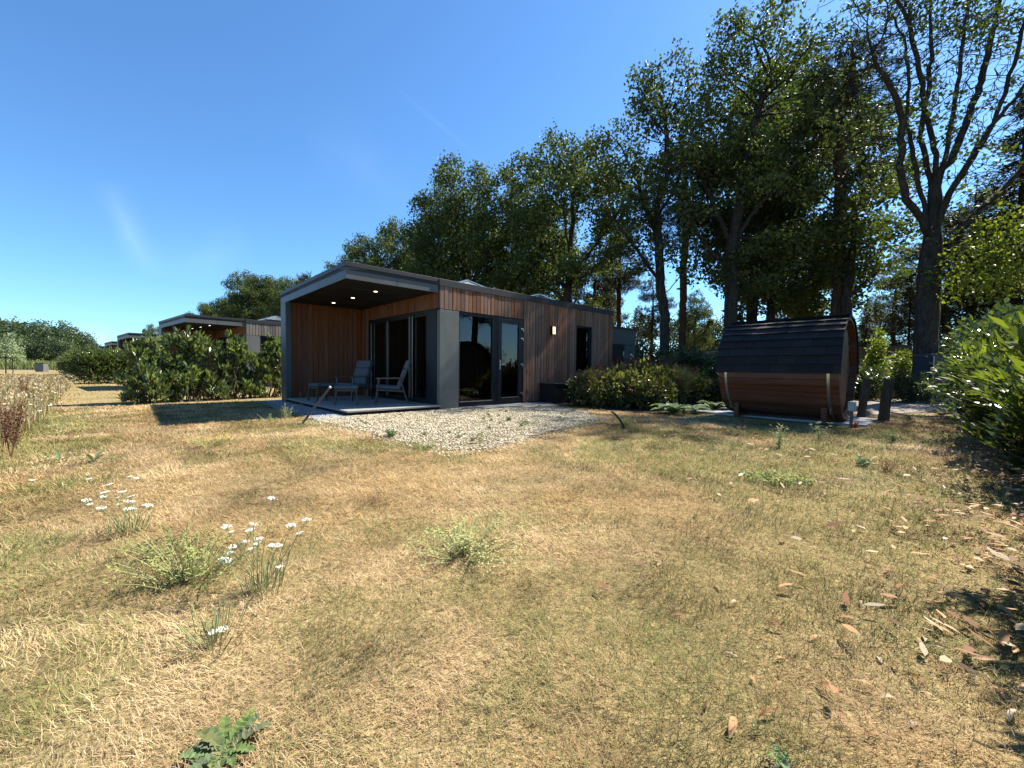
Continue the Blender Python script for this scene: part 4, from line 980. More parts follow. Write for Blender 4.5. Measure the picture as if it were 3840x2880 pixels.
# ------------------------------------------------------------------ shrubs
def shrub_mesh(key, seed, blobs, n, ll, lw, m, upb=.5, shell=.6, stems=14, base=None, spread=1.0, cl=6, sig=.05, tintpow=1.6):
    """leaves in whorls on a shell of blobs, thin stems from the ground up into them"""
    rng = np.random.default_rng(seed); B = np.array(blobs); wts = (B[:, 3]**2); wts /= wts.sum()
    nc = n//cl; k = rng.choice(len(B), nc, p=wts); d = unit(rng.normal(size=(nc, 3))); rad = shell+(1-shell)*rng.random((nc, 1))**.5; rad *= rng.choice([1, 1, 1, .55], (nc, 1))
    C = B[k, :3]+d*rad*np.stack([B[k, 3], B[k, 3], B[k, 4]], 1); ok = C[:, 2] > .03; C = C[ok]; d = d[ok]
    C2 = np.repeat(C, cl, 0)+rng.normal(size=(len(C)*cl, 3))*sig; D = np.repeat(unit(d*.7+np.array([0, 0, upb])), cl, 0)
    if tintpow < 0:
        zt = C[:, 2]/C[:, 2].max(); tt = np.repeat(np.clip(zt*2.4-1.25+rng.normal(size=len(C))*.3, 0, 1), cl)*.75+rng.random(len(C2))*.2  # yellow tips at the top; lower leaves darkened to stand for base shade
    else: tt = np.repeat(rng.random(len(C))**tintpow, cl)*.7+rng.random(len(C2))*.3
    lm = leaf_mesh(key+'_foliage', C2, ll, lw, m, rng, D=D, spread=spread, tint=tt)
    mb = MB(); bx, by = (B[:, 0].mean(), B[:, 1].mean()) if base is None else base
    for j in range(stems):
        q = C[rng.integers(len(C))]; p = np.array([bx+rng.normal()*.12, by+rng.normal()*.12, -.02]); mid = (p+q)/2+np.array([0, 0, .15])
        mb.tube([p, mid, q], [.016, .011, .005], 5, (1, 1, 1), False)
    return lm, mb.mesh(key+'_stems', M['stem'])
def shrub(name, ms, lb, cat, x, y, rz=0, sc=1, group=None):
    t = thing(name, lb, cat, (x, y, 0), rz, group, sc); put('foliage', ms[0], t); put('stem', ms[1], t); return t
# laurels between the first two cabins: open, upright
def laurel_blobs(seed, h, r):
    q = random.Random(seed); B = []
    for k in range(15):
        z = q.uniform(.1, 1)*h; rr_ = r*(1.0-.55*(z/h)**2); a = q.uniform(0, 6.28); e = rr_*q.uniform(.2, .8)
        B.append((math.cos(a)*e, math.sin(a)*e, z*.92, q.uniform(.16, .27), q.uniform(.2, .34)))
    for k in range(4): B.append((q.uniform(-.3, .3)*r, q.uniform(-.3, .3)*r, h*q.uniform(.95, 1.05), .09, .22))
    return B
lau = [shrub_mesh('laurel_%d' % i, 50+i, laurel_blobs(i, 1.85, .62), 1500, .18, .052, M['laurelup'], 1.3, .3, 16, (0, 0), .7, 7, .035) for i in range(3)]
lab = ['leftmost', 'second from the left', 'third from the left', 'fourth from the left', 'middle', 'fifth from the cabin wall, bushy', 'third from the cabin wall', 'second from the cabin wall', 'last, touching the cabin wall']
for i in range(9):
    f = i/8; p = L(-5.15+3.25*f, 5.95+.75*f)
    tt = [.98, .88, 1.06, 1.02, .84, .98, .78, .86, .98][i]
    shrub('laurel_shrub', lau[i % 3], 'cherry laurel between the first two cabins, %s of its row' % lab[i], 'shrub', p.x, p.y, i*1.7, (tt, tt, tt*(.9 if i < 4 else .96)), 'laurels between the first two cabins')
# hedges farther along: one thing per plant, compact
hedg = [shrub_mesh('hedge_plant_%d' % i, 60+i, [(math.cos(a)*.28, math.sin(a)*.28, z, .5, .42) for a in (0, 2.1, 4.2) for z in (.45, .95, 1.35)], 1500, .2, .07, M['laurel'], .7, .6, 6, (0, 0), 1, 5, .09) for i in range(2)]
hl_ = [(-7.0, 22.0, -3.0, 23.2, 8, 'second hedge, beyond the shaded lawn'), (-8.4, 36.5, -4.5, 37.6, 7, 'third hedge along the cabins'), (-9.8, 50.5, -6, 51.5, 6, 'fourth hedge along the cabins'), (-11, 64, -8, 65, 4, 'farthest hedge beside the bin')]
ordn = ['first', 'second', 'third', 'fourth', 'fifth', 'sixth', 'seventh', 'eighth']
for a, b, c, d, n_, lb in hl_:
    for i in range(n_):
        f = i/(n_-1); p = L(a+(c-a)*f, b+(d-b)*f); shrub('hedge_shrub', hedg[i % 2], '%s laurel from the lawn end of the %s' % (ordn[i], lb), 'shrub', p.x, p.y, i*2.1, 1.0+.08*math.sin(i*3), 'laurels in the far hedges')
# big hedge at the right
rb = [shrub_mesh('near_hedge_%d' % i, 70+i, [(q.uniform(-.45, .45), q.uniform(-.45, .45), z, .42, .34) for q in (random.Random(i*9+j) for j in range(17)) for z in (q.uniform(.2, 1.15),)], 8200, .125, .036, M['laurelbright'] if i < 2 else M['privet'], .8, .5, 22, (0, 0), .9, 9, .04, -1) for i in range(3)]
rbd = [shrub_mesh('dark_hedge_%d' % i, 80+i, [(q.uniform(-.6, .6), q.uniform(-.6, .6), z, .45, .4) for q in (random.Random(i*7+j) for j in range(22)) for z in (q.uniform(.2, 1.75),)], 6000, .1, .05, M['laurel'], .5, .45, 20, (0, 0), 1, 7, .06) for i in range(2)]
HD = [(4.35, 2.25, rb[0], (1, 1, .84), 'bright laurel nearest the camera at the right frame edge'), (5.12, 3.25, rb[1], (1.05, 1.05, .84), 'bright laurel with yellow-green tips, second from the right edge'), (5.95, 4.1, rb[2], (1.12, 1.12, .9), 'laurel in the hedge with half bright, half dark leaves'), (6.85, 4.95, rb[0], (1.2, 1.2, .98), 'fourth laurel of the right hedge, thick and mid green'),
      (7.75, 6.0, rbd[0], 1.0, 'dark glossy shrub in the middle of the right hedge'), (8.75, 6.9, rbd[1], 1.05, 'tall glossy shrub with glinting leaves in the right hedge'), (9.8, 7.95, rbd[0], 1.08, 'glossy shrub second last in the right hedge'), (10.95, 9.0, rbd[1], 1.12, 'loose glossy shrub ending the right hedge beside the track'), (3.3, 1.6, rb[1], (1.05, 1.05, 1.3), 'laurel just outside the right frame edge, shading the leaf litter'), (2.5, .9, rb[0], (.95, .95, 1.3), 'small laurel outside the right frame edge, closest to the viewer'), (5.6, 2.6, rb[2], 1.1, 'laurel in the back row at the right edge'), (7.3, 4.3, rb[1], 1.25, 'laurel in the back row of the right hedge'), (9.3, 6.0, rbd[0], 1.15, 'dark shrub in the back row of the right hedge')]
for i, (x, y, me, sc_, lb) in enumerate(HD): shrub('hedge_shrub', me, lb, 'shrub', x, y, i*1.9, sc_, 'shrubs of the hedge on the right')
# bed plants
def dome(r, h, n, seed):
    q = random.Random(seed); B = []
    for k in range(n):
        a = q.uniform(0, 6.28); e = r*math.sqrt(q.random())*.85; B.append((math.cos(a)*e, math.sin(a)*e, h*(1-.5*(e/r)**2)-.22, .26, .24))
        B.append((math.cos(a)*e, math.sin(a)*e, .25, .26, .26))
    return B
per = [shrub_mesh('knotweed_%d' % i, 90+i, dome(.85, .82, 15, i), 3600, .1, .062, M['persic'], .2, .5, 20, (0, 0), 1.2, 5, .06, 1.3) for i in range(2)]
def spikes(n, r, h, seed):
    q = random.Random(seed); mb = MB()
    for k in range(n):
        a = q.uniform(0, 6.28); e = r*math.sqrt(q.random()); z = h*(1-.5*(e/r)**2)-.05; x, y = math.cos(a)*e, math.sin(a)*e; zz = q.uniform(.1, .22)
        mb.tube([(x, y, z-.2), (x+q.uniform(-.03, .03), y, z+zz*.5)], .003, 3, (.1, .06, .03), False)
        mb.tube([(x, y, z+zz*.4), (x+q.uniform(-.02, .02), y, z+zz)], [.008, .004], 4, (.2, .025, .03), False)
    return mb.mesh('flower_spikes', M['tint'])
for i, (s_, t_, sc_, lb) in enumerate([(4.0, -1.9, .95, 'leafy mound with dark red flower spikes nearest the black storage box'), (4.9, -2.6, 1.05, 'largest sunlit leafy mound in front of the cabin end'), (5.6, -1.5, 1.1, 'reddish leafy mound behind the largest one, under the small window'), (6.3, -2.8, 1.0, 'brownish leafy mound at the right of the bed'), (7.1, -2.0, 1.1, 'dark leafy mound at the back right of the bed'), (4.3, -3.0, .72, 'low leafy mound at the gravel edge')]):
    p = L(s_, t_); sc_ *= 1.0; o = shrub('flower_mound', per[i % 2], lb, 'plant', p.x, p.y, i, (sc_*1.12, sc_*1.12, sc_*1.36), 'leafy mounds in the bed'); put('flower_spikes', spikes(70, .85, .85, i), o, kind='stuff')
def hosta(key, seed, n, r):
    rng = np.random.default_rng(seed); V = []; F = []; T = []
    for k in range(n):
        a = rng.uniform(0, 6.28); ln = r*rng.uniform(.6, 1.1); el = rng.uniform(.3, 1.0); w_ = ln*.24; prev = None
        for j in range(6):
            t = j/5; rad = ln*t; z = ln*el*(t-.75*t*t)*1.3+.03; ww = w_*math.sin(math.pi*min(1, .12+t*.88))**.8 if j < 5 else .002
            c = np.array([math.cos(a)*rad, math.sin(a)*rad, z]); s_ = np.array([-math.sin(a), math.cos(a), 0])*ww
            V += [c-s_+[0, 0, ww*.3], c, c+s_+[0, 0, ww*.3]]
            b = len(V)-6
            if j: F += [(b, b+1, b+4, b+3), (b+1, b+2, b+5, b+4)]; T += [rng.random()]*2
    return mesh_np(key, np.array(V), np.array(F), M['hosta'], np.repeat(np.array(T)[:, None], 3, 1), smooth=True)
for s_, t_, r_, lb, sd in ((3.55, -4.1, .5, 'pale broad-leaved hosta at the bed front beside the lawn', 1), (4.3, -4.25, .42, 'smaller pale hosta next to the broad-leaved one', 5), (5.5, -4.3, .5, 'pale hosta at the left foot of the sauna', 2)):
    p = L(s_, t_); put('hosta_plant', hosta('hosta', sd, 22, r_), None, p, 0, label=lb, cat='plant', group='hostas at the bed edge')
def tuftgrass(key, n, h, r, seed, c1, c2, lean=.5, wd=.006):
    rng = np.random.default_rng(seed); a = rng.uniform(0, 6.28, n); e = rng.random(n)*r*.25; ln = h*rng.uniform(.55, 1.1, n); le = rng.uniform(.05, lean, n)
    dx, dy = np.cos(a), np.sin(a); b = np.stack([dx*e, dy*e, np.zeros(n)], 1); sd = np.stack([-dy, dx, 0*dx], 1)*wd*.5
    m1 = b+np.stack([dx*le*ln*.35, dy*le*ln*.35, ln*.6], 1); t1 = b+np.stack([dx*le*ln, dy*le*ln, ln*(1-.25*le)], 1)
    V = np.stack([b-sd, b+sd, m1+sd*.9, m1-sd*.9, t1+sd*.2, t1-sd*.2], 1).reshape(-1, 3); o = np.arange(n)[:, None]*6
    F = np.concatenate([o+[0, 1, 2, 3], o+[3, 2, 4, 5]], 0); f = rng.random((n, 1)); T = np.array(c1)*(1-f)+np.array(c2)*f
    return mesh_np(key, V, F, M['grass'], np.concatenate([T, T]))
p = L(5.9, -3.2); put('ornamental_grass', tuftgrass('ornamental_grass', 900, 1.15, .6, 3, (.07, .09, .03), (.28, .27, .12), .55, .009), None, p, label='tall fountain grass standing in the bed left of the sauna', cat='grass plant')
prv = [shrub_mesh('privet_%d' % i, 100+i, [(q.uniform(-.9, .9), q.uniform(-.6, .6), z, .5, .42) for q in (random.Random(i*5+j+200) for j in range(18)) for z in (q.uniform(.2, 1.35),)], 5200, .11, .06, M['privet'], .3, .4, 10, (0, 0), 1.2, 6, .08) for i in range(2)]
for i, (u, Y, sc_, lb) in enumerate([(2420, 14.5, .95, 'dark shrub just right of the annex'), (2520, 14.2, 1.0, 'dark shrub behind the fountain grass, left part'), (2620, 13.5, .95, 'dark shrub behind the fountain grass, right part'), (2700, 12.6, .85, 'dark shrub touching the left end of the sauna'), (2480, 17.5, 1.25, 'tall shrub in the back between the trunks'), (2600, 18, 1.2, 'tall shrub in front of the pale board fence'), (2360, 19, 1.3, 'shrub hidden behind the annex corner'), (3010, 15.5, 1.1, 'shrub behind the barrel sauna'), (3245, 15.2, .8, 'dark shrub behind the leaning post'), (3425, 13.6, .62, 'low dark shrub hiding the foot of the largest oak'), (3560, 19, 1.5, 'dark shrub right of the blue-grey cabinet'), (3640, 15.5, 1.4, 'dark shrub above the end of the right hedge')]):
    shrub('garden_shrub', prv[i % 2], lb, 'shrub', TX(u, Y), Y, i*1.3, sc_, 'dark shrubs behind bed and track')
sap = shrub_mesh('sapling', 110, [(0, 0, z, .5*(1-z/3.0)+.1, .25) for z in np.linspace(.5, 2.5, 12)], 2600, .11, .07, M['yellow'], .5, .3, 12, (0, 0), 1, 5, .07)
shrub('sapling', sap, 'bright green pointed sapling beyond the track', 'sapling', TX(3285, 17), 17, 0, 1.05)
shrub('sapling', sap, 'low yellow-green bush right of the pointed sapling', 'bush', TX(3372, 17.5), 17.5, 1, (1.3, 1.3, .74))

# ------------------------------------------------------------------ grass, meadow, litter, gravel stones
def excl(x, y):
    s, t = st(x, y)
    k = inpoly(x, y, gp) & (vn(x, y, 3.0, 9) < .93)
    k |= (s > -2.75) & (s < 10) & (t > -.08) & (t < 5) | (s > 3.0) & (s < 8) & (t > -3.7) & (t < .2) & (s-3 > (-t-3)*.3)
    k |= (s > .95) & (s < 4.6) & (t > -.67) & (t < 0) | (s > 3.8) & (s < 5.9) & (t > -7.35) & (t < -3.75)
    k |= inpoly(x, y, roadP); return k
def green(x, y):
    """share of green grass: patches, more of it to the right, at the meadow edge and at the gravel edge"""
    s, t = st(x, y); g = fbm(x, y, .8, 3)*.62+fbm(x, y, 2.6, 33)*.38
    b = np.clip((x-.3)/2.6, 0, 1)*.13*(y < 7)+np.clip((-s-5.4)/1.6, 0, 1)*.22
    for cx, cy, r_ in ((-1.5, 1.95, .5), (-.3, 2.5, .55), (-.55, 4.5, .5), (1.3, 5.2, .35), (.9, 1.7, .6), (-2.6, 5.6, .4), (-.55, 1.5, .3), (2.0, 2.9, .7), (-3.9, 6.9, .7)):
        b = b+.17*np.exp(-((x-cx)**2+(y-cy)**2)/(r_*r_))
    return np.clip((g+b-.52)*6.0, 0, 1)
def blades(name, n, rlo, rhi, seed, hmul=1.0, az=66):
    rng = np.random.default_rng(seed); r = rlo+(rhi-rlo)*rng.random(n); a = np.radians(rng.uniform(-az, az, n)); x = r*np.sin(a); y = r*np.cos(a)
    k = ~excl(x, y); x, y, r = x[k], y[k], r[k]; n = len(x)
    g = green(x, y); isg = rng.random(n) < g*.75+.04
    wsc = np.maximum(1, r/1.7)
    wd = rng.uniform(.0009, .0019, n)*wsc; ln = rng.uniform(.025, .062, n)*np.clip(.62+.2*r, .7, 1)*hmul*(.55+.9*vn(x, y, 9.0, 61))*np.clip(.75+.7*(fbm(x, y, 2.2, 7)-.3), .6, 1.4)*np.clip(wsc**.15, 1, 1.3)
    d = rng.uniform(0, 6.28, n); wind = fbm(x, y, 1.1, 12)*9; d = np.where(rng.random(n) < .45, wind+rng.normal(size=n)*.5, d)
    lean = np.where(isg, rng.uniform(.45, 1.35, n), rng.uniform(.6, 1.5, n)); dx, dy = np.cos(d), np.sin(d)
    curl = rng.normal(size=n)*.6; d2 = d+curl; ex, ey = np.cos(d2), np.sin(d2)
    b = np.stack([x, y, rng.uniform(-.005, .012, n)], 1)
    h1 = ln*.5*np.cos(lean); f1 = ln*.5*np.sin(lean); l2 = lean+rng.uniform(-.1, .7, n); h2 = ln*.5*np.cos(l2); f2 = ln*.5*np.sin(l2)
    m1 = b+np.stack([dx*f1, dy*f1, h1], 1); t1 = m1+np.stack([ex*f2, ey*f2, h2], 1); t1[:, 2] = np.maximum(t1[:, 2], .004)
    s1 = np.stack([-dy, dx, 0*dx], 1)*wd[:, None]*.5; s2 = np.stack([-ey, ex, 0*dx], 1)*wd[:, None]*.5
    V = np.stack([b-s1, b+s1, m1+s2, m1-s2, t1+s2*.15, t1-s2*.15], 1).reshape(-1, 3); o = np.arange(n)[:, None]*6
    F = np.concatenate([o+[0, 1, 2, 3], o+[3, 2, 4, 5]], 0)
    f = rng.random((n, 1)); pale = np.clip((fbm(x, y, 1.3, 20)-.35)*2.2, 0, 1)[:, None]
    st_a = np.array([.3, .2, .085])*(1-pale)+np.array([.48, .35, .165])*pale; st_b = np.array([.48, .345, .155])*(1-pale)+np.array([.72, .575, .345])*pale
    T = st_a*(1-f)+st_b*f; gr = np.array([.14, .16, .05])*(1-f)+np.array([.29, .295, .1])*f
    T = np.where(isg[:, None], gr, T); T = T*np.array([.97, .945, 1.02])*rng.uniform(.75, 1.12, (n, 1))*1.02*np.clip(.2+1.65*fbm(x, y, 2.6, 31), .5, 1.2)[:, None]*np.clip(.7+.6*fbm(x, y, .5, 41), .8, 1.12)[:, None]
    me = mesh_np(name, V, F, M['grass'], np.concatenate([T, T]))
    return me
put('grass', blades('grass', 640000, .55, 13.5, 5), kind='stuff', label='short dry straw-coloured lawn grass with green patches', cat='grass')
put('far_grass', blades('far_grass', 90000, 13.5, 48, 6, 1.0, 62), kind='stuff', label='dry lawn grass stretching past the cabins', cat='grass')

def scatter_leafquads(name, C, ln, wd, rng, cols, lift=.02):
    n = len(C); a = rng.uniform(0, 6.28, n); d = np.stack([np.cos(a), np.sin(a), rng.uniform(-.25, .25, n)], 1); s_ = np.stack([-np.sin(a), np.cos(a), rng.uniform(-.5, .5, n)], 1)
    L_ = ln*rng.uniform(.6, 1.2, (n, 1)); W_ = wd*rng.uniform(.6, 1.2, (n, 1)); up = np.array([0, 0, 1.])
    V = []; 
    pts = [C, C+d*L_*.3+s_*W_*.45+up*W_*.3, C+d*L_*.7+s_*W_*.4+up*W_*.35, C+d*L_+up*L_*.12, C+d*L_*.7-s_*W_*.4+up*W_*.3, C+d*L_*.3-s_*W_*.45+up*W_*.3]
    V = np.stack(pts, 1).reshape(-1, 3); V[:, 2] = np.maximum(V[:, 2], .012); o = np.arange(n)[:, None]*6
    F = np.concatenate([o+[0, 1, 2, 5], o+[5, 2, 3, 4]], 0); c = np.array(cols)[rng.integers(0, len(cols), n)]*rng.uniform(.75, 1.2, (n, 1))
    return mesh_np(name, V, F, M['tintleaf'], np.concatenate([c, c]))
rng = np.random.default_rng(8)
TAN = [(.42, .25, .12), (.52, .37, .22), (.3, .16, .075), (.45, .37, .26), (.12, .06, .03), (.22, .1, .045)]
n = 6500; f = rng.random(n)**1.4; base = np.array([1.9, .9])+f[:, None]*np.array([8.0, 8.0])
off = np.abs(rng.normal(size=n))*.5*(1-.45*f)-.6; nrm = np.array([-.72, .69])
C = base+nrm*off[:, None]; C = np.concatenate([C, rng.uniform(.015, .05, (n, 1))], 1)
n2 = 420; x = rng.uniform(.2, 4.0, n2); y = rng.uniform(1.2, 6.5, n2); kk = rng.random(n2) < np.clip((x-.1*y)/2.6, 0, 1)**1.6
C = np.concatenate([C, np.stack([x[kk], y[kk], np.full(kk.sum(), .045)], 1)])
put('leaf_litter', scatter_leafquads('leaf_litter', C, .085, .026, rng, TAN), kind='stuff', label='dense dry leaf litter along the foot of the right hedge', cat='leaf litter')
# the nearest fallen leaves, each a thing
def curled_leaf(seed, col):
    q = random.Random(seed); mb = MB(); ln = q.uniform(.055, .085); w_ = ln*q.uniform(.26, .36); cu_ = q.uniform(.4, 1.2); tw = q.uniform(-.5, .5); vs = []; k = 7
    for i in range(k):
        t = i/(k-1); ww = w_*math.sin(math.pi*(.06+.88*t))**.9*.5; z = ln*.22*math.sin(math.pi*t)*cu_; a = tw*t
        for j in (-1, 0, 1): vs.append((ln*(t-.5), j*ww*math.cos(a), z+abs(j)*ww*.55*cu_+j*ww*math.sin(a)+.012))
    fs = []
    for i in range(k-1):
        for j in range(2): b = i*3+j; fs.append((b, b+1, b+4, b+3))
    mb.add(vs, fs, col); me = mb.mesh('fallen_leaf', M['tintleaf']); me.polygons.foreach_set('use_smooth', [True]*len(me.polygons)); return me
lv = [curled_leaf(i, TAN[i % 6]) for i in range(12)]
def G(u, v):                                                # survey mark on the lawn
    X, Y_ = u-1920, v-1440; c, s_ = math.cos(ROLL), math.sin(ROLL); x = c*X+s_*Y_; y_ = -s_*X+c*Y_; up = -y_/1531.1
    d = Vector((x/1531.1, math.cos(PITCH)+up*math.sin(PITCH), -math.sin(PITCH)+up*math.cos(PITCH))); k = -H/d.z; return d.x*k, d.y*k
marks = [(2925, 2482), (2740, 2455), (3150, 2465), (3300, 2480), (3350, 2510), (3440, 2570), (3240, 2590), (3480, 2610), (3270, 2780), (3710, 2790), (3590, 2840), (3470, 2480), (3440, 2410), (3520, 2440), (3170, 2330), (3220, 2340), (3000, 2245), (3260, 2125), (3090, 2090), (3000, 2250), (3150, 1960), (3120, 1965), (3250, 2030), (3300, 2035), (3500, 2180), (3560, 2160), (3500, 2265), (3460, 2400), (3630, 2330), (3700, 2380), (3760, 2390), (3740, 2440), (3680, 2290), (3640, 2240), (3400, 2250), (3580, 2110), (3480, 2080), (2470, 2120), (2540, 2320), (2620, 2350), (2640, 2660), (2880, 2700), (2740, 2740), (2750, 2270), (2860, 2120), (2700, 2075), (2320, 2140), (1385, 2430), (2500, 1770), (3060, 2170), (3330, 2160), (3230, 2270), (3390, 2330), (3550, 2520), (3620, 2470), (3660, 2560), (3760, 2600), (3800, 2700), (3820, 2520), (3100, 2600), (3050, 2400), (3330, 2640), (2690, 2210), (2980, 2000), (3040, 1870), (3160, 1830), (3330, 1900), (3420, 1960), (3480, 2010), (3380, 2060), (3200, 1900), (2900, 2360), (2830, 2560), (3020, 2500), (3160, 2700), (3420, 2720), (3560, 2700)]
for i, (u, v) in enumerate(marks):
    x, y = G(u, v); o = put('fallen_leaf', lv[i % 12], None, (x, y, rnd.uniform(-.004, .01)), rnd.uniform(0, 6.28), 0, 'single dry curled %s leaf lying on the lawn' % ['orange-tan', 'pale sandy', 'mid brown', 'greyish beige', 'nearly black', 'reddish brown'][i % 6], 'leaf', 'dry %s leaves fallen on the lawn' % ['orange-tan', 'pale sandy', 'mid brown', 'greyish beige', 'nearly black', 'reddish brown'][i % 6])
    o.rotation_euler = (rnd.uniform(-.35, .35), rnd.uniform(-.22, .22), rnd.uniform(0, 6.28)); k_ = rnd.uniform(.5, 1.0); o.scale = (k_, k_*rnd.uniform(.6, .95), k_*rnd.uniform(.5, 1.1))
# gravel stones
def stones(name, P, size, cols, rng):
    n = len(P); o8 = np.array([(1, 0, 0), (0, 1, 0), (-1, 0, 0), (0, -1, 0), (0, 0, 1), (0, 0, -1)], float)
    sc_ = size*rng.uniform(.6, 1.3, (n, 1, 3))*[1, 1, .6]; a = rng.uniform(0, 6.28, n); ca, sa = np.cos(a), np.sin(a)
    v = o8[None]*sc_*rng.uniform(.75, 1.2, (n, 6, 1)); x = v[..., 0]*ca[:, None]-v[..., 1]*sa[:, None]; y = v[..., 0]*sa[:, None]+v[..., 1]*ca[:, None]
    V = np.stack([x, y, v[..., 2]], 2)+P[:, None]; f = np.array([(0, 1, 4), (1, 2, 4), (2, 3, 4), (3, 0, 4), (1, 0, 5), (2, 1, 5), (3, 2, 5), (0, 3, 5)])
    F = (np.arange(n)[:, None, None]*6+f[None]).reshape(-1, 3); c = np.array(cols)[rng.integers(0, len(cols), n)]*rng.uniform(.85, 1.1, (n, 1))
    return mesh_np(name, V.reshape(-1, 3), F, M['tint'], np.repeat(c, 8, 0))
n = 42000; s_ = rng.uniform(-3.2, 3.6, n); t_ = rng.uniform(-4.8, .1, n); xy = np.array(PA)[:2]+s_[:, None]*np.array(VA)[:2]+t_[:, None]*np.array(VB)[:2]
k = inpoly(xy[:, 0], xy[:, 1], gp) & (fbm(xy[:, 0], xy[:, 1], 1.6, 15) < .72) & ~((s_ > .95) & (t_ > -.68)); xy = xy[k]
put('gravel', stones('gravel', np.concatenate([xy, np.full((len(xy), 1), .016)], 1), .019, [(.4, .35, .235), (.48, .425, .3), (.28, .225, .135), (.22, .16, .09), (.54, .5, .38)], rng), kind='stuff', label='loose cream gravel stones in front of the cabin', cat='gravel')
n = 2600; cen = gp.mean(0); i_ = rng.integers(0, len(gp), n); q_ = gp[i_]+(gp[i_]-cen)/np.linalg.norm(gp[i_]-cen, axis=1, keepdims=True)*np.abs(rng.normal(size=(n, 1)))*.16+rng.normal(size=(n, 2))*.05
sq, tq = st(q_[:, 0], q_[:, 1]); q_ = q_[(tq < -.3)]
put('stray_gravel', stones('stray_gravel', np.concatenate([q_, np.full((len(q_), 1), .008)], 1), .017, [(.56, .5, .36), (.66, .6, .46), (.4, .3, .17)], rng), kind='stuff', label='stray stones spilling from the gravel into the grass', cat='gravel')
n = 7000; s_ = rng.uniform(-2.9, -2.22, n); t_ = rng.uniform(-.4, 5, n); xy = np.array(PA)[:2]+s_[:, None]*np.array(VA)[:2]+t_[:, None]*np.array(VB)[:2]
put('edge_gravel', stones('edge_gravel', np.concatenate([xy, np.full((n, 1), .014)], 1), .024, [(.22, .22, .23), (.34, .34, .34), (.15, .16, .17)], rng), kind='stuff', label='grey and white pebbles beside the porch floor, toned down for roof shade', cat='gravel')  # stone greys darkened for the shade of the porch roof

# meadow at the left
def meadow(name, P, h, seed, cols, heads=.5, hc=((.26, .17, .08), (.42, .33, .18), (.52, .44, .28))):
    rng = np.random.default_rng(seed); n = len(P); hh = h*rng.uniform(.4, 1.15, n)*np.clip(.35+1.3*fbm(P[:, 0], P[:, 1], .7, 51), .5, 1.4); r = np.hypot(P[:, 0], P[:, 1]); wd = .0035*np.maximum(1, r/4)
    a = rng.uniform(0, 6.28, n); le = rng.uniform(0, .45, n); dx, dy = np.cos(a)*le*hh, np.sin(a)*le*hh
    b = np.stack([P[:, 0], P[:, 1], 0*hh], 1); m1 = b+np.stack([dx*.35, dy*.35, hh*.6], 1); t1 = b+np.stack([dx, dy, hh], 1)
    q = rng.uniform(0, 6.28, n); sd = np.stack([np.cos(q), np.sin(q), 0*q], 1)*wd[:, None]*.5
    V = np.stack([b-sd, b+sd, m1+sd, m1-sd, t1+sd*.5, t1-sd*.5], 1).reshape(-1, 3); o = np.arange(n)[:, None]*6
    F = np.concatenate([o+[0, 1, 2, 3], o+[3, 2, 4, 5]], 0); c = np.array(cols)[rng.integers(0, len(cols), n)]*rng.uniform(.8, 1.2, (n, 1)); T = np.concatenate([c, c])
    k = rng.random(n) < heads; hb = t1[k]; nh = k.sum(); sw = (wd[k]*1.5)[:, None]; hz = rng.uniform(.03, .07, (nh, 1))
    q = rng.uniform(0, 6.28, nh); hx = np.stack([np.cos(q), np.sin(q), 0*q], 1)*sw; hup = np.concatenate([rng.normal(size=(nh, 2))*.3, np.ones((nh, 1))], 1)*hz
    HV = np.stack([hb, hb+hx+hup*.5, hb+hup, hb-hx+hup*.5], 1).reshape(-1, 3); HF = np.arange(nh*4).reshape(nh, 4)+len(V)
    hcx = np.array(hc)[rng.integers(0, len(hc), nh)]
    return mesh_np(name, np.concatenate([V, HV]), np.concatenate([F, HF]), M['grass'], np.concatenate([T, hcx]))
n = 60000; t_ = -4.6+44*rng.random(n)**2.0; s_ = -6.35-.048*np.maximum(t_, 0)-np.abs(rng.normal(size=n))*2.2*(1+np.maximum(t_, 0)*.06)-.25*vn(t_, t_*0, 1.5, 3)
xy = np.array(PA)[:2]+s_[:, None]*np.array(VA)[:2]+t_[:, None]*np.array(VB)[:2]; xy = xy[np.hypot(xy[:, 0], xy[:, 1]) > 2.2]
put('meadow', meadow('meadow', xy, .24, 9, [(.3, .22, .11), (.42, .32, .17), (.2, .2, .07), (.22, .24, .09), (.5, .4, .24)], .22), kind='stuff', label='tall dry meadow grass and weeds along the left side', cat='meadow')
n = 26000; x = rng.uniform(-130, -40, n); y = rng.uniform(66, 84, n)
put('field_crop', meadow('field_crop', np.stack([x, y], 1), 1.3, 10, [(.13, .16, .05), (.2, .23, .08)], .2, ((.3, .33, .12),)), kind='stuff', label='green field crop below the far treeline', cat='crop')
n = 9000; f = rng.random(n); x = 10+12*f; y = 15.0+3.5*f+rng.uniform(-.4, 4.5, n)
put('wild_grass', meadow('wild_grass', np.stack([x, y], 1), .75, 12, [(.3, .24, .11), (.2, .22, .07), (.36, .31, .15)], .5), kind='stuff', label='tall wild grass beyond the track on the right', cat='grass')

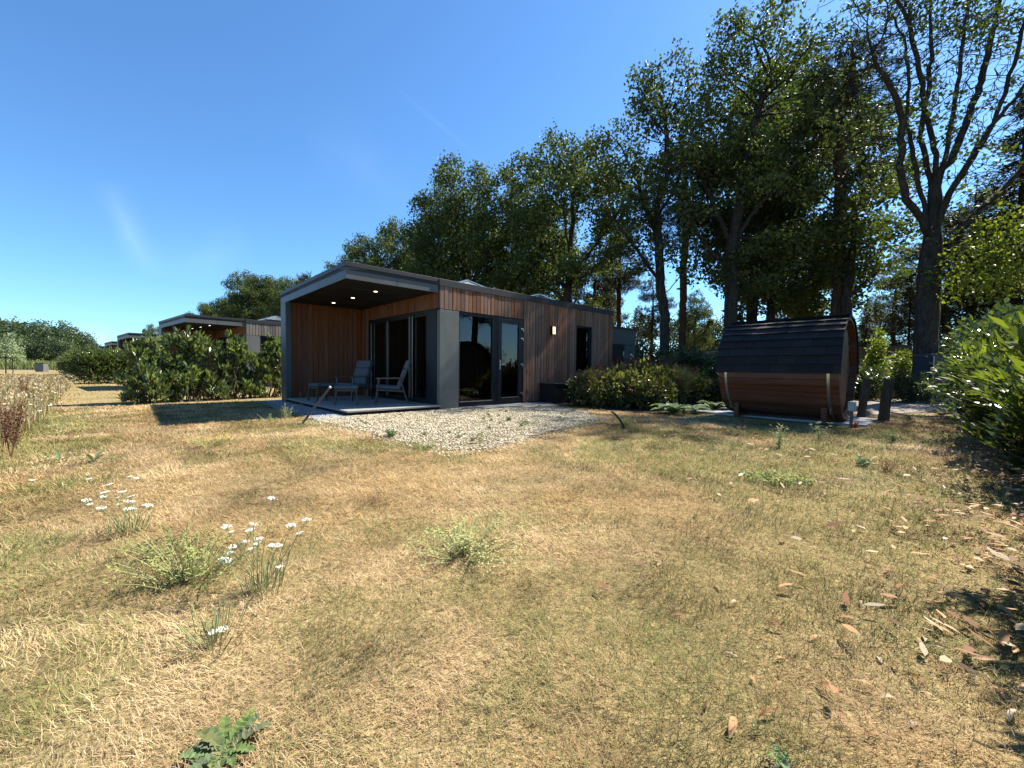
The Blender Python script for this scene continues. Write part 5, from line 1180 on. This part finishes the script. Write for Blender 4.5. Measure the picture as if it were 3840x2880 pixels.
# ------------------------------------------------------------------ flowers and weeds on the lawn
def carrot(lb, x, y, marks, seed, h0):
    """white umbels on thin stems; marks are (dx, dy, z, radius)"""
    marks = [(a_, b_, c_*.88, d_*.9) for a_, b_, c_, d_ in marks]
    q = random.Random(seed); t = thing('wild_carrot', lb, 'flower', (x, y, 0), 0, 'wild carrots on the lawn')
    mb = MB()
    for dx, dy, z, r_ in marks:
        bx, by = dx*.28+q.uniform(-.03, .03), dy*.28+q.uniform(-.03, .03)
        mb.tube([(bx, by, 0), (bx*.9+dx*.1, by*.9+dy*.1, z*.35), (bx*.45+dx*.55, by*.45+dy*.55, z*.72), (dx, dy, z)], [.0018, .0016, .0014, .0012], 4, (.3, .33, .15), False)
        for k in range(7):
            a = k*.9; mb.tube([(dx, dy, z-.015), (dx+math.cos(a)*r_*.7, dy+math.sin(a)*r_*.7, z+.004)], .0009, 3, (.3, .36, .15), False)
    for k in range(60):
        a = q.uniform(0, 6.28); e = q.uniform(.0, .1); ln = q.uniform(.05, .13); le = q.uniform(.2, 1.0)
        p = Vector((math.cos(a)*e, math.sin(a)*e, 0)); d = Vector((math.cos(a)*le, math.sin(a)*le, 1)).normalized(); mb.bar(p, p+d*ln, .0028, .001, (.26, .3+q.uniform(-.04, .04), .12))
    put('stems', mb.mesh('stems', M['tintleaf']), t)
    for dx, dy, z, r_ in marks:
        m2 = MB(); tilt = q.uniform(-.35, .35)
        for k in range(30):
            a = q.uniform(0, 6.28); e = r_*math.sqrt(q.random()); cx, cy = dx+math.cos(a)*e, dy+math.sin(a)*e; cz = z+.006-e*e*2+math.cos(a)*e*tilt; s2 = r_*.13
            vs = [(cx+math.cos(b)*s2, cy+math.sin(b)*s2, cz+q.uniform(0, .003)) for b in [j*math.pi/3+a for j in range(6)]]+[(cx, cy, cz+.005)]
            m2.add(vs, [(j, (j+1) % 6, 6) for j in range(6)], (.8, .8, .74))
        put('flower_head', m2.mesh('flower_head', M['umbel']), t)
q = random.Random(3)
def spreadm(cx, cy, n, wx, wy, zlo, zhi, seed, rlo=.015, rhi=.028):
    q = random.Random(seed); return [(cx+q.uniform(-wx, wx), cy+q.uniform(-wy, wy), q.uniform(zlo, zhi), q.uniform(rlo, rhi)) for _ in range(n)]
carrot('densest clump of wild carrot with white umbels, centre left foreground', -1.1, 1.8, spreadm(-.02, 0, 17, .16, .1, .14, .34, 4)+[(.04, .0, .46, .022), (.17, .03, .34, .024)], 1, .3)
carrot('wild carrot clump with many white umbels, left of the densest clump', -2.25, 2.39, spreadm(-.04, 0, 21, .17, .12, .14, .38, 8, .012, .026), 2, .4)
carrot('single low white umbel alone in the left foreground', G(805, 2420)[0], G(805, 2420)[1], [(0, 0, .05, .026), (.02, .015, .05, .018)], 3, .05)
carrot('wild carrot at the left frame edge, two white umbels', -2.9, 2.1, [(0, 0, .12, .024), (-.1, .02, .14, .02)], 5, .1)
carrot('wild carrot at the meadow edge with low umbels', -4.15, 2.95, [(0, 0, .12, .03), (-.12, .1, .16, .03), (.2, .1, .1, .025), (.42, .2, .1, .02)], 6, .1)
def weed(name, lb, cat, x, y, seed, n, h, r, c1, c2, ll=.04, lw=.012, tips=None, group=None, m='tintleaf'):
    rng = np.random.default_rng(seed); q = random.Random(seed); t = thing(name, lb, cat, (x, y, 0), 0, group); mb = MB(); C = []; D = []; TP = []
    for k in range(n):
        a = q.uniform(0, 6.28); e = q.uniform(0, r); hh = h*q.uniform(.5, 1.05); p = Vector((math.cos(a)*e*.3, math.sin(a)*e*.3, 0)); e2 = Vector((math.cos(a)*e, math.sin(a)*e, hh))
        mid = p.lerp(e2, .55)+Vector((0, 0, hh*.08)); mb.tube([p, mid, e2], [.0018, .0015, .001], 3, (.26, .27, .12), False); TP.append(e2)
        for j in range(int(10)):
            f = q.uniform(.1, 1); C.append(tuple(p.lerp(e2, f))); D.append((q.uniform(-1, 1), q.uniform(-1, 1), q.uniform(.1, .8)))
    put('stems', mb.mesh('stems', M['tint']), t)
    C = np.array(C); D = unit(np.array(D)); nn = len(C); f = rng.random((nn, 1)); tt = np.array(c1)*(1-f)+np.array(c2)*f
    me = leaf_mesh('leaves', C, ll, lw, M[m], rng, D=D, spread=.4); me.attributes['tint'].data.foreach_set('color', np.concatenate([tt, np.ones((nn, 1))], 1).astype(np.float32).ravel())
    put('leaves', me, t)
    if tips:
        m2 = MB()
        for e2 in TP:
            for k in range(5):
                c = e2+Vector((q.uniform(-.02, .02), q.uniform(-.02, .02), q.uniform(-.02, .015))); m2.add([c+Vector((.005, 0, 0)), c+Vector((0, .005, .001)), c-Vector((.005, 0, 0)), c-Vector((0, .005, .001))], [(0, 1, 2, 3)], tips)
        put('flowers', m2.mesh('flowers', M['tint']), t, kind='stuff')
YG = ((.18, .21, .07), (.32, .34, .13))
x, y = G(720, 2180); weed('mustard_weed', 'bushy yellow-green weed between the two white-flowered clumps', 'weed', x, y, 1, 60, .17, .3, *YG, .035, .006, (.3, .31, .09))
x, y = G(650, 2080); weed('feathery_weed', 'feathery green weed patch left of the densest white clump', 'weed', x, y, 2, 34, .16, .28, (.14, .18, .06), (.27, .3, .1), .04, .005)
x, y = G(1745, 2085); weed('feathery_weed', 'airy yellow-green weed patch spreading in the middle of the lawn', 'weed', x, y, 3, 90, .13, .36, *YG, .028, .005, (.34, .36, .14))
x, y = G(2925, 1680); weed('leafy_weed', 'upright grey-green weed in front of the sauna shadow', 'weed', x, y, 4, 12, .3, .14, (.2, .25, .12), (.38, .42, .22), .05, .018)
x, y = G(3070, 1650); weed('leafy_weed', 'twiggy grey-green weed right below the sauna end', 'weed', x, y, 5, 10, .3, .15, (.2, .24, .14), (.36, .4, .24), .045, .016)
x, y = G(3345, 1660); weed('leafy_weed', 'low green weed in the shade before the track', 'weed', x, y, 6, 12, .2, .16, (.1, .15, .06), (.2, .28, .12), .045, .018)
x, y = G(2770, 1635); weed('leafy_weed', 'thin dry reddish weed left of the sauna front', 'weed', x, y, 7, 7, .18, .1, (.26, .18, .1), (.4, .3, .2), .03, .01)
x, y = G(1075, 1570); weed('leafy_weed', 'grey-green weed tuft at the foot of the leaning pole', 'weed', x, y, 8, 16, .3, .24, (.2, .25, .12), (.4, .44, .24), .04, .012)
x, y = G(1130, 1548); weed('leafy_weed', 'tall single brownish weed beside the porch floor corner', 'weed', x, y, 9, 3, .52, .05, (.2, .2, .1), (.34, .3, .16), .04, .014)
x, y = G(1020, 1590); weed('leafy_weed', 'low spreading weed left of the pole', 'weed', x, y, 19, 12, .16, .26, (.2, .25, .1), (.38, .4, .18), .035, .01)
x, y = G(810, 1672); weed('hawkweed_patch', 'patch of small yellow flowers on the lawn below the cabin shadow', 'weed', x, y, 10, 34, .14, .42, (.24, .26, .09), (.36, .36, .14), .03, .007, (.72, .6, .06))
x, y = G(1465, 1640); weed('gravel_weed', 'dark green weed in the left part of the gravel', 'weed', x, y, 11, 12, .1, .12, (.1, .15, .05), (.2, .26, .1), .05, .022)
x, y = G(1975, 1592); weed('gravel_weed', 'low dark green mat on the right part of the gravel', 'weed', x, y, 12, 30, .05, .26, (.08, .13, .03), (.15, .22, .06), .03, .012)
x, y = G(1600, 1690); weed('gravel_weed', 'yellow-green weeds at the front corner of the gravel', 'weed', x, y, 13, 26, .14, .3, *YG, .035, .01)
x, y = G(1800, 1665); weed('gravel_weed', 'pale upright weed near the front corner of the gravel', 'weed', x, y, 14, 8, .2, .08, *YG, .035, .01)
x, y = G(2350, 1600); weed('lawn_tuft', 'bright green grass tuft around the curved black pipe', 'weed', x, y, 15, 40, .16, .24, (.2, .24, .07), (.36, .38, .12), .07, .007)
x, y = G(1910, 1580); weed('gravel_weed', 'small round-leaved weed in the middle of the gravel', 'weed', x, y, 16, 8, .08, .08, (.1, .15, .06), (.2, .26, .12), .045, .024)
x, y = G(3320, 1770); weed('dry_weed', 'small reddish dry weed on the right lawn', 'weed', x, y, 17, 14, .13, .1, (.16, .08, .06), (.28, .15, .1), .03, .008)
x, y = G(3235, 1750); weed('leafy_weed', 'low leafy weed left of the small reddish one', 'weed', x, y, 18, 12, .09, .13, (.16, .22, .1), (.28, .36, .18), .05, .02)
for i in range(26):                                         # small weeds dotted in the gravel
    while True:
        s_, t_ = rnd.uniform(-2.6, 2.8), rnd.uniform(-4.2, -.3); p = L(s_, t_)
        if inpoly(np.array([p.x]), np.array([p.y]), gp)[0]: break
    weed('gravel_weed', 'tiny weed tuft sprouting in the cream gravel', 'weed', p.x, p.y, 30+i, 5, .06, .06, (.14, .17, .06), (.26, .28, .12), .035, .012, group='tiny weeds dotted over the gravel')
# clover
rng = np.random.default_rng(14); cx, cy = G(2915, 1805); n = 700; a = rng.uniform(0, 6.28, n); e = np.sqrt(rng.random(n)); C = np.stack([cx+np.cos(a)*e*.3, cy+np.sin(a)*e*.26, rng.uniform(.02, .06, n)], 1)
D = unit(rng.normal(size=(n, 3))*[1, 1, .25]); me = leaf_mesh('clover_leaves', C, .022, .018, M['weed'], rng, D=D, spread=.2); put('clover_patch', me, label='flat bright green clover patch on the right lawn', cat='clover')
# lobed rosettes
def rosette(lb, x, y, n, ln, seed, wf=.26, el=.5, c=(.2, .28, .12)):
    q = random.Random(seed); mb = MB()
    for k in range(n):
        a = k*6.283/n+q.uniform(-.25, .25); l_ = ln*q.uniform(.65, 1.1); e_ = el*q.uniform(.3, 1.3); vs = []; fs = []; m_ = 17
        col = tuple(v*q.uniform(.8, 1.25) for v in c)
        for j in range(m_):
            t = j/(m_-1); w_ = l_*wf*math.sin(math.pi*(.05+.9*t))**.7*(1 if j % 2 else .55)*.5; rad = l_*t; z = l_*e_*(t-.6*t*t)+.012
            cx_, cy_ = math.cos(a)*rad, math.sin(a)*rad
            for s2 in (-1, 0, 1): vs.append((cx_-math.sin(a)*w_*s2, cy_+math.cos(a)*w_*s2, z+abs(s2)*w_*.25+q.uniform(-.003, .003)))
        for j in range(m_-1):
            for s2 in range(2): b = j*3+s2; fs.append((b, b+1, b+4, b+3))
        mb.add(vs, fs, col)
    put('thistle_rosette', mb.mesh('thistle_rosette', M['tintleaf']), None, (x, y, 0), 0, 0, lb, 'weed')
x, y = G(840, 2830); rosette('pale green jagged thistle rosette in the bottom left foreground', x, y, 16, .1, 3, .36, .5, (.11, .155, .06))
x, y = G(2935, 2885); rosette('tip of a pale green thistle at the bottom edge of the frame', x, y, 7, .045, 4, .4, .9, (.14, .2, .1))
x, y = G(350, 1738); rosette('small dark green leaf rosette on the left lawn', x, y, 7, .2, 5, .2, 1.0, (.1, .16, .07))
x, y = G(225, 1735); rosette('smaller leaf rosette left of the dark green one', x, y, 5, .15, 6, .22, 1.1, (.1, .15, .07))
# docks
def dock(lb, x, y, h, seed):
    q = random.Random(seed); t = thing('dock_plant', lb, 'plant', (x, y, 0), 0, 'docks at the meadow edge'); mb = MB(); rng = np.random.default_rng(seed); C = []
    for k in range(5):
        a = q.uniform(0, 6.28); tip = Vector((math.cos(a)*.09, math.sin(a)*.09, h*q.uniform(.8, 1.05))); mb.tube([(0, 0, 0), tip*.5, tip], [.006, .005, .003], 5, (.2, .09, .05), False)
        for j in range(260):
            f = q.uniform(.3, 1); C.append(tuple(tip*f+Vector((rng.normal()*.022, rng.normal()*.022, rng.normal()*.01))))
    put('stems', mb.mesh('stems', M['tint']), t); C = np.array(C); me = leaf_mesh('seeds', C, .014, .011, M['tint'], rng)
    f = rng.random((len(C), 1)); tt = np.array((.09, .04, .025))*(1-f)+np.array((.19, .1, .06))*f; me.attributes['tint'].data.foreach_set('color', np.concatenate([tt, np.ones((len(C), 1))], 1).astype(np.float32).ravel()); put('seed_heads', me, t)
x, y = G(42, 1720); dock('tall red-brown dock with seed heads at the left frame edge', x, y, .58, 1)
x, y = G(12, 1700); dock('second red-brown dock cut by the left frame edge', x, y, .55, 2)
x, y = G(92, 1500); dock('smaller red-brown dock farther back in the meadow', x, y, .7, 3)
# meadow umbels in the distance
mb = MB(); q = random.Random(9)
for k in range(260):
    t_ = q.uniform(-3, 30); s_ = -6.3-.05*max(t_, 0)-abs(q.gauss(0, 1.6)); p = L(s_, t_)
    if math.hypot(p.x, p.y) < 2.5: continue
    z = q.uniform(.12, .36); r_ = q.uniform(.015, .03); mb.tube([(p.x, p.y, 0), (p.x, p.y, z)], .003, 3, (.25, .28, .12), False)
    mb.add([(p.x+math.cos(b)*r_, p.y+math.sin(b)*r_, z+q.uniform(-.006, .006)) for b in [j*math.pi/4 for j in range(8)]], [tuple(range(8))], (.75, .72, .6))
put('meadow_flowers', mb.mesh('meadow_flowers', M['tint']), kind='stuff', label='white flower heads scattered through the tall meadow', cat='flowers')
